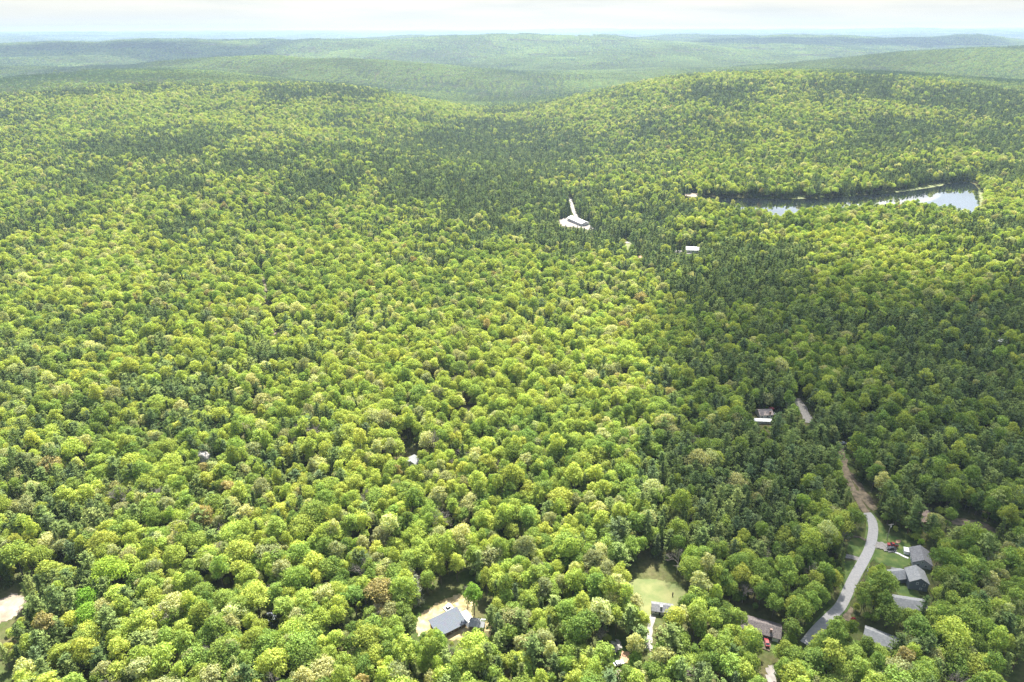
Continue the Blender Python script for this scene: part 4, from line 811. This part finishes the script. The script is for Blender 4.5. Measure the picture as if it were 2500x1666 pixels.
m = rest & ~isp; remap = np.array([kb.index(k) if k in kb else 0 for k in range(NB)])
cc = np.concatenate
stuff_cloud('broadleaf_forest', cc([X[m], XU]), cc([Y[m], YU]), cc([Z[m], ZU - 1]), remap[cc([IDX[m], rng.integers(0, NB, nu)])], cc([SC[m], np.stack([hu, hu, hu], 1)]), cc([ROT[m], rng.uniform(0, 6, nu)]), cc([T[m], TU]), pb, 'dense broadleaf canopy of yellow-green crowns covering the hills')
m = rest & isp; remap = np.array([kp.index(k) if k in kp else 0 for k in range(7)])
stuff_cloud('conifer_forest', X[m], Y[m], Z[m], remap[IDX[m]], SC[m], ROT[m], T[m], pp, 'dark conifers standing among and over the broadleaf canopy')

# ------------------------------------------------------------------ far woods: patches of canopy
def patch_mesh(seed, size, sp, frac, res=26):
    g = np.random.default_rng(seed); n = int(size / sp); xs = (np.arange(n) + .5) * sp - size / 2; A, B = np.meshgrid(xs, xs)
    A = (A + g.uniform(-.45, .45, A.shape) * sp).ravel(); B = (B + g.uniform(-.45, .45, B.shape) * sp).ravel(); Ps, Ns, S_, L_ = [], [], [], []
    k = sp / 8.0
    for x, y in zip(A, B):
        pn = g.random() < frac; d = g.normal(size=(res, 3)); d[:, 2] = np.abs(d[:, 2]) * .9 - .1; d /= np.linalg.norm(d, axis=1)[:, None]
        if pn:
            z = g.uniform(.2, 1, res); rr = (1 - z) * 3.4 + .4; an = g.uniform(0, 6.28, res)
            P = np.stack([x + np.cos(an) * rr * k, y + np.sin(an) * rr * k, 6 + z * 13 * g.uniform(.85, 1.15)], 1); Ns.append(d + [0, 0, .6]); c = np.array([.36, .44, .95]) * g.uniform(.8, 1.2)
        else:
            r_ = g.uniform(4, 6); hz = g.uniform(10, 13.5); P = np.array([x, y, hz]) + d * r_ * np.array([k, k, .62]); Ns.append(d + g.normal(size=(res, 3)) * .3); c = np.array([g.uniform(.8, 1.15), 1, g.uniform(.8, 1.5)]) * g.uniform(.75, 1.2)
        Ps.append(P); S_.append(np.full(res, 1.15 * (.6 if pn else 1) * k)); L_.append(np.repeat(c[None], res, 0) * g.uniform(.85, 1.15, (res, 1)))
    V, F = quads(np.concatenate(Ps), np.concatenate(Ns), np.concatenate(S_), np.concatenate(S_), g)
    # dark understorey sheet closes the gaps
    return mesh_np('canopy_patch', V, F, [MT['far']], np.concatenate(L_))
FAR = []
def far_zone(d0, d1, size, sp, seed):
    X, Y = candidates(d0, d1, size * .98, 50); 
    # straight grid again: patches tile
    xs = np.arange(-d1 * .82, d1 * .82, size); ys = np.arange(d0 * .55, d1, size); Xg, Yg = np.meshgrid(xs, ys, indexing='ij'); d = np.hypot(Xg, Yg)
    m = (d >= d0) & (d < d1) & (np.abs(np.arctan2(Xg, Yg)) < R(44)); X = Xg[m]; Y = Yg[m]; X = X + rng.uniform(-.25, .25, len(X)) * size; Y = Y + rng.uniform(-.25, .25, len(X)) * size; Z = H(X, Y)
    for P in (POND, LAKE):
        k = pdist(X, Y, P) > size * .25; X, Y, Z = X[k], Y[k], Z[k]
    e = size * .5; gx = (H(X + e, Y) - H(X - e, Y)) / (2 * e); gy = (H(X, Y + e) - H(X, Y - e)) / (2 * e)
    # cull slopes that face fully away is not needed; keep all
    tilt = np.stack([np.arctan(gy), -np.arctan(gx)], 1)
    uu, vv = proj(X, Y, Z + 14); nz_ = pinefrac(uu, vv) + .35 * fbm(X, Y, 600, 3) + .4 * fbm(X, Y, 180, 2) - .02
    k = np.clip((nz_ * 4), 0, 3).astype(int); n = len(X)
    base = np.array([.235, .315, .085]); T = base * rng.uniform(.88, 1.12, (n, 1)) * (1 + .5 * fbm(X, Y, 420, 3))[:, None]
    return X, Y, Z, k, np.stack([np.ones(n)] * 3, 1), np.zeros(n), T.astype(np.float32), tilt
zones = [(NEARMAX, 5200, 60., 8.0), (5200, 12000, 150., 12.0), (12000, 42000, 480., 30.0)]
for zi, (d0, d1, size, sp) in enumerate(zones):
    protos = []
    Xf, Yf, Zf, kf, sf, rf2, Tf, tf = far_zone(d0, d1, size, sp, zi)
    FAR.append((Xf, Yf, Zf, kf + 4 * zi, sf, rf2, Tf, tf))
    for v_ in range(4): pass
FX = [np.concatenate([f[i] for f in FAR]) for i in range(8)]
print('far patches', len(FX[0]))
# the patch shapes stand as real pieces of the far wood, far off on the terrain
cells = []
for zi, (d0, d1, size, sp) in enumerate(zones):
    for v_ in range(4):
        cells.append(patch_mesh(400 + zi * 10 + v_, size * 1.3, sp * 1.1, [.05, .25, .55, .9][v_], 26 if zi == 0 else 20))
seedobjs = []
root = empty('distant_wood', (0, 0, 0)); tag(root, 'far-off wooded hills fading into blue haze', None, kind='stuff')
mask = np.ones(len(FX[0]), bool)
for ci, me in enumerate(cells):
    w_i = np.where(FX[3] == ci)[0]
    if len(w_i) == 0: w_i = np.array([0])
    i = w_i[len(w_i) // 2]; mask[i] = False
    o = link('canopy_patch', me, root); o.location = (FX[0][i], FX[1][i], FX[2][i]); o.rotation_euler = (FX[7][i][0], FX[7][i][1], 0); o['tint'] = [float(x) for x in FX[6][i]]; o['kind'] = 'stuff'; seedobjs.append((o,))
o = stuff_cloud('distant_forest', FX[0][mask], FX[1][mask], FX[2][mask], FX[3][mask], FX[4][mask], FX[5][mask], FX[6][mask], seedobjs, 'far-off forest covering the distant hills', FX[7][mask])

# ------------------------------------------------------------------ clouds (out of the frame, they shade the woods) and haze
def volume_mat(name, col, dens, aniso=.3):
    m, N, K = newmat(name); o = N.new('ShaderNodeOutputMaterial'); v = N.new('ShaderNodeVolumePrincipled')
    v.inputs['Color'].default_value = (*col, 1); v.inputs['Density'].default_value = dens; v.inputs['Anisotropy'].default_value = aniso; K(v.outputs[0], o.inputs['Volume']); return m
CLM = volume_mat('cloud_vapour', (1, 1, 1), .0082)
def cloud(cx, cy, rx, ry, label, alt=820, th=110, rot=0, seed=1):
    """cx, cy: centre of its shadow on the ground"""
    k = alt / SUNV[2]; bx, by = cx + SUNV[0] * k, cy + SUNV[1] * k
    bm = BM(); bmesh.ops.create_icosphere(bm, subdivisions=5, radius=1)
    for v_ in bm.verts:
        hl = math.hypot(v_.co.x, v_.co.y) + 1e-6; sq_ = 1 / ((abs(v_.co.x / hl)) ** 5 + (abs(v_.co.y / hl)) ** 5 + 1e-9) ** .2
        n_ = float(vnoise(v_.co.x * 2.3 + seed * 7, v_.co.y * 2.3 + v_.co.z)) * .09 + float(vnoise(v_.co.x * 5 + seed, v_.co.y * 5 + v_.co.z * 3)) * .06; k_ = 1 + n_
        v_.co = Vector((v_.co.x * rx * k_ * sq_, v_.co.y * ry * k_ * sq_, math.copysign(abs(v_.co.z) ** .55, v_.co.z) * th * k_ * (1 if v_.co.z > 0 else .5)))
    o = part('cloud', bm, CLM, None, True); o.location = (bx, by, alt); o.rotation_euler = (0, 0, rot); tag(o, label, 'cloud', None, 'stuff'); return o
cloud(475, 420, 362, 262, 'white cloud shading the wooded neighbourhood', seed=2, rot=-.05)
cloud(-3300, 5600, 1500, 420, 'long cloud shading the far hillside', alt=1500, th=160, seed=5)
cloud(2900, 7200, 1900, 500, 'wide cloud shading the far valley', alt=1500, th=160, seed=8)
bm = BM(); box(bm, (0, 0, 120), (94000, 94000, 370))
HZ = part('haze', bm, volume_mat('haze', (.42, .57, .79), 6.4e-5, .35), None); tag(HZ, 'thin blue summer haze over the hills', None, kind='stuff')
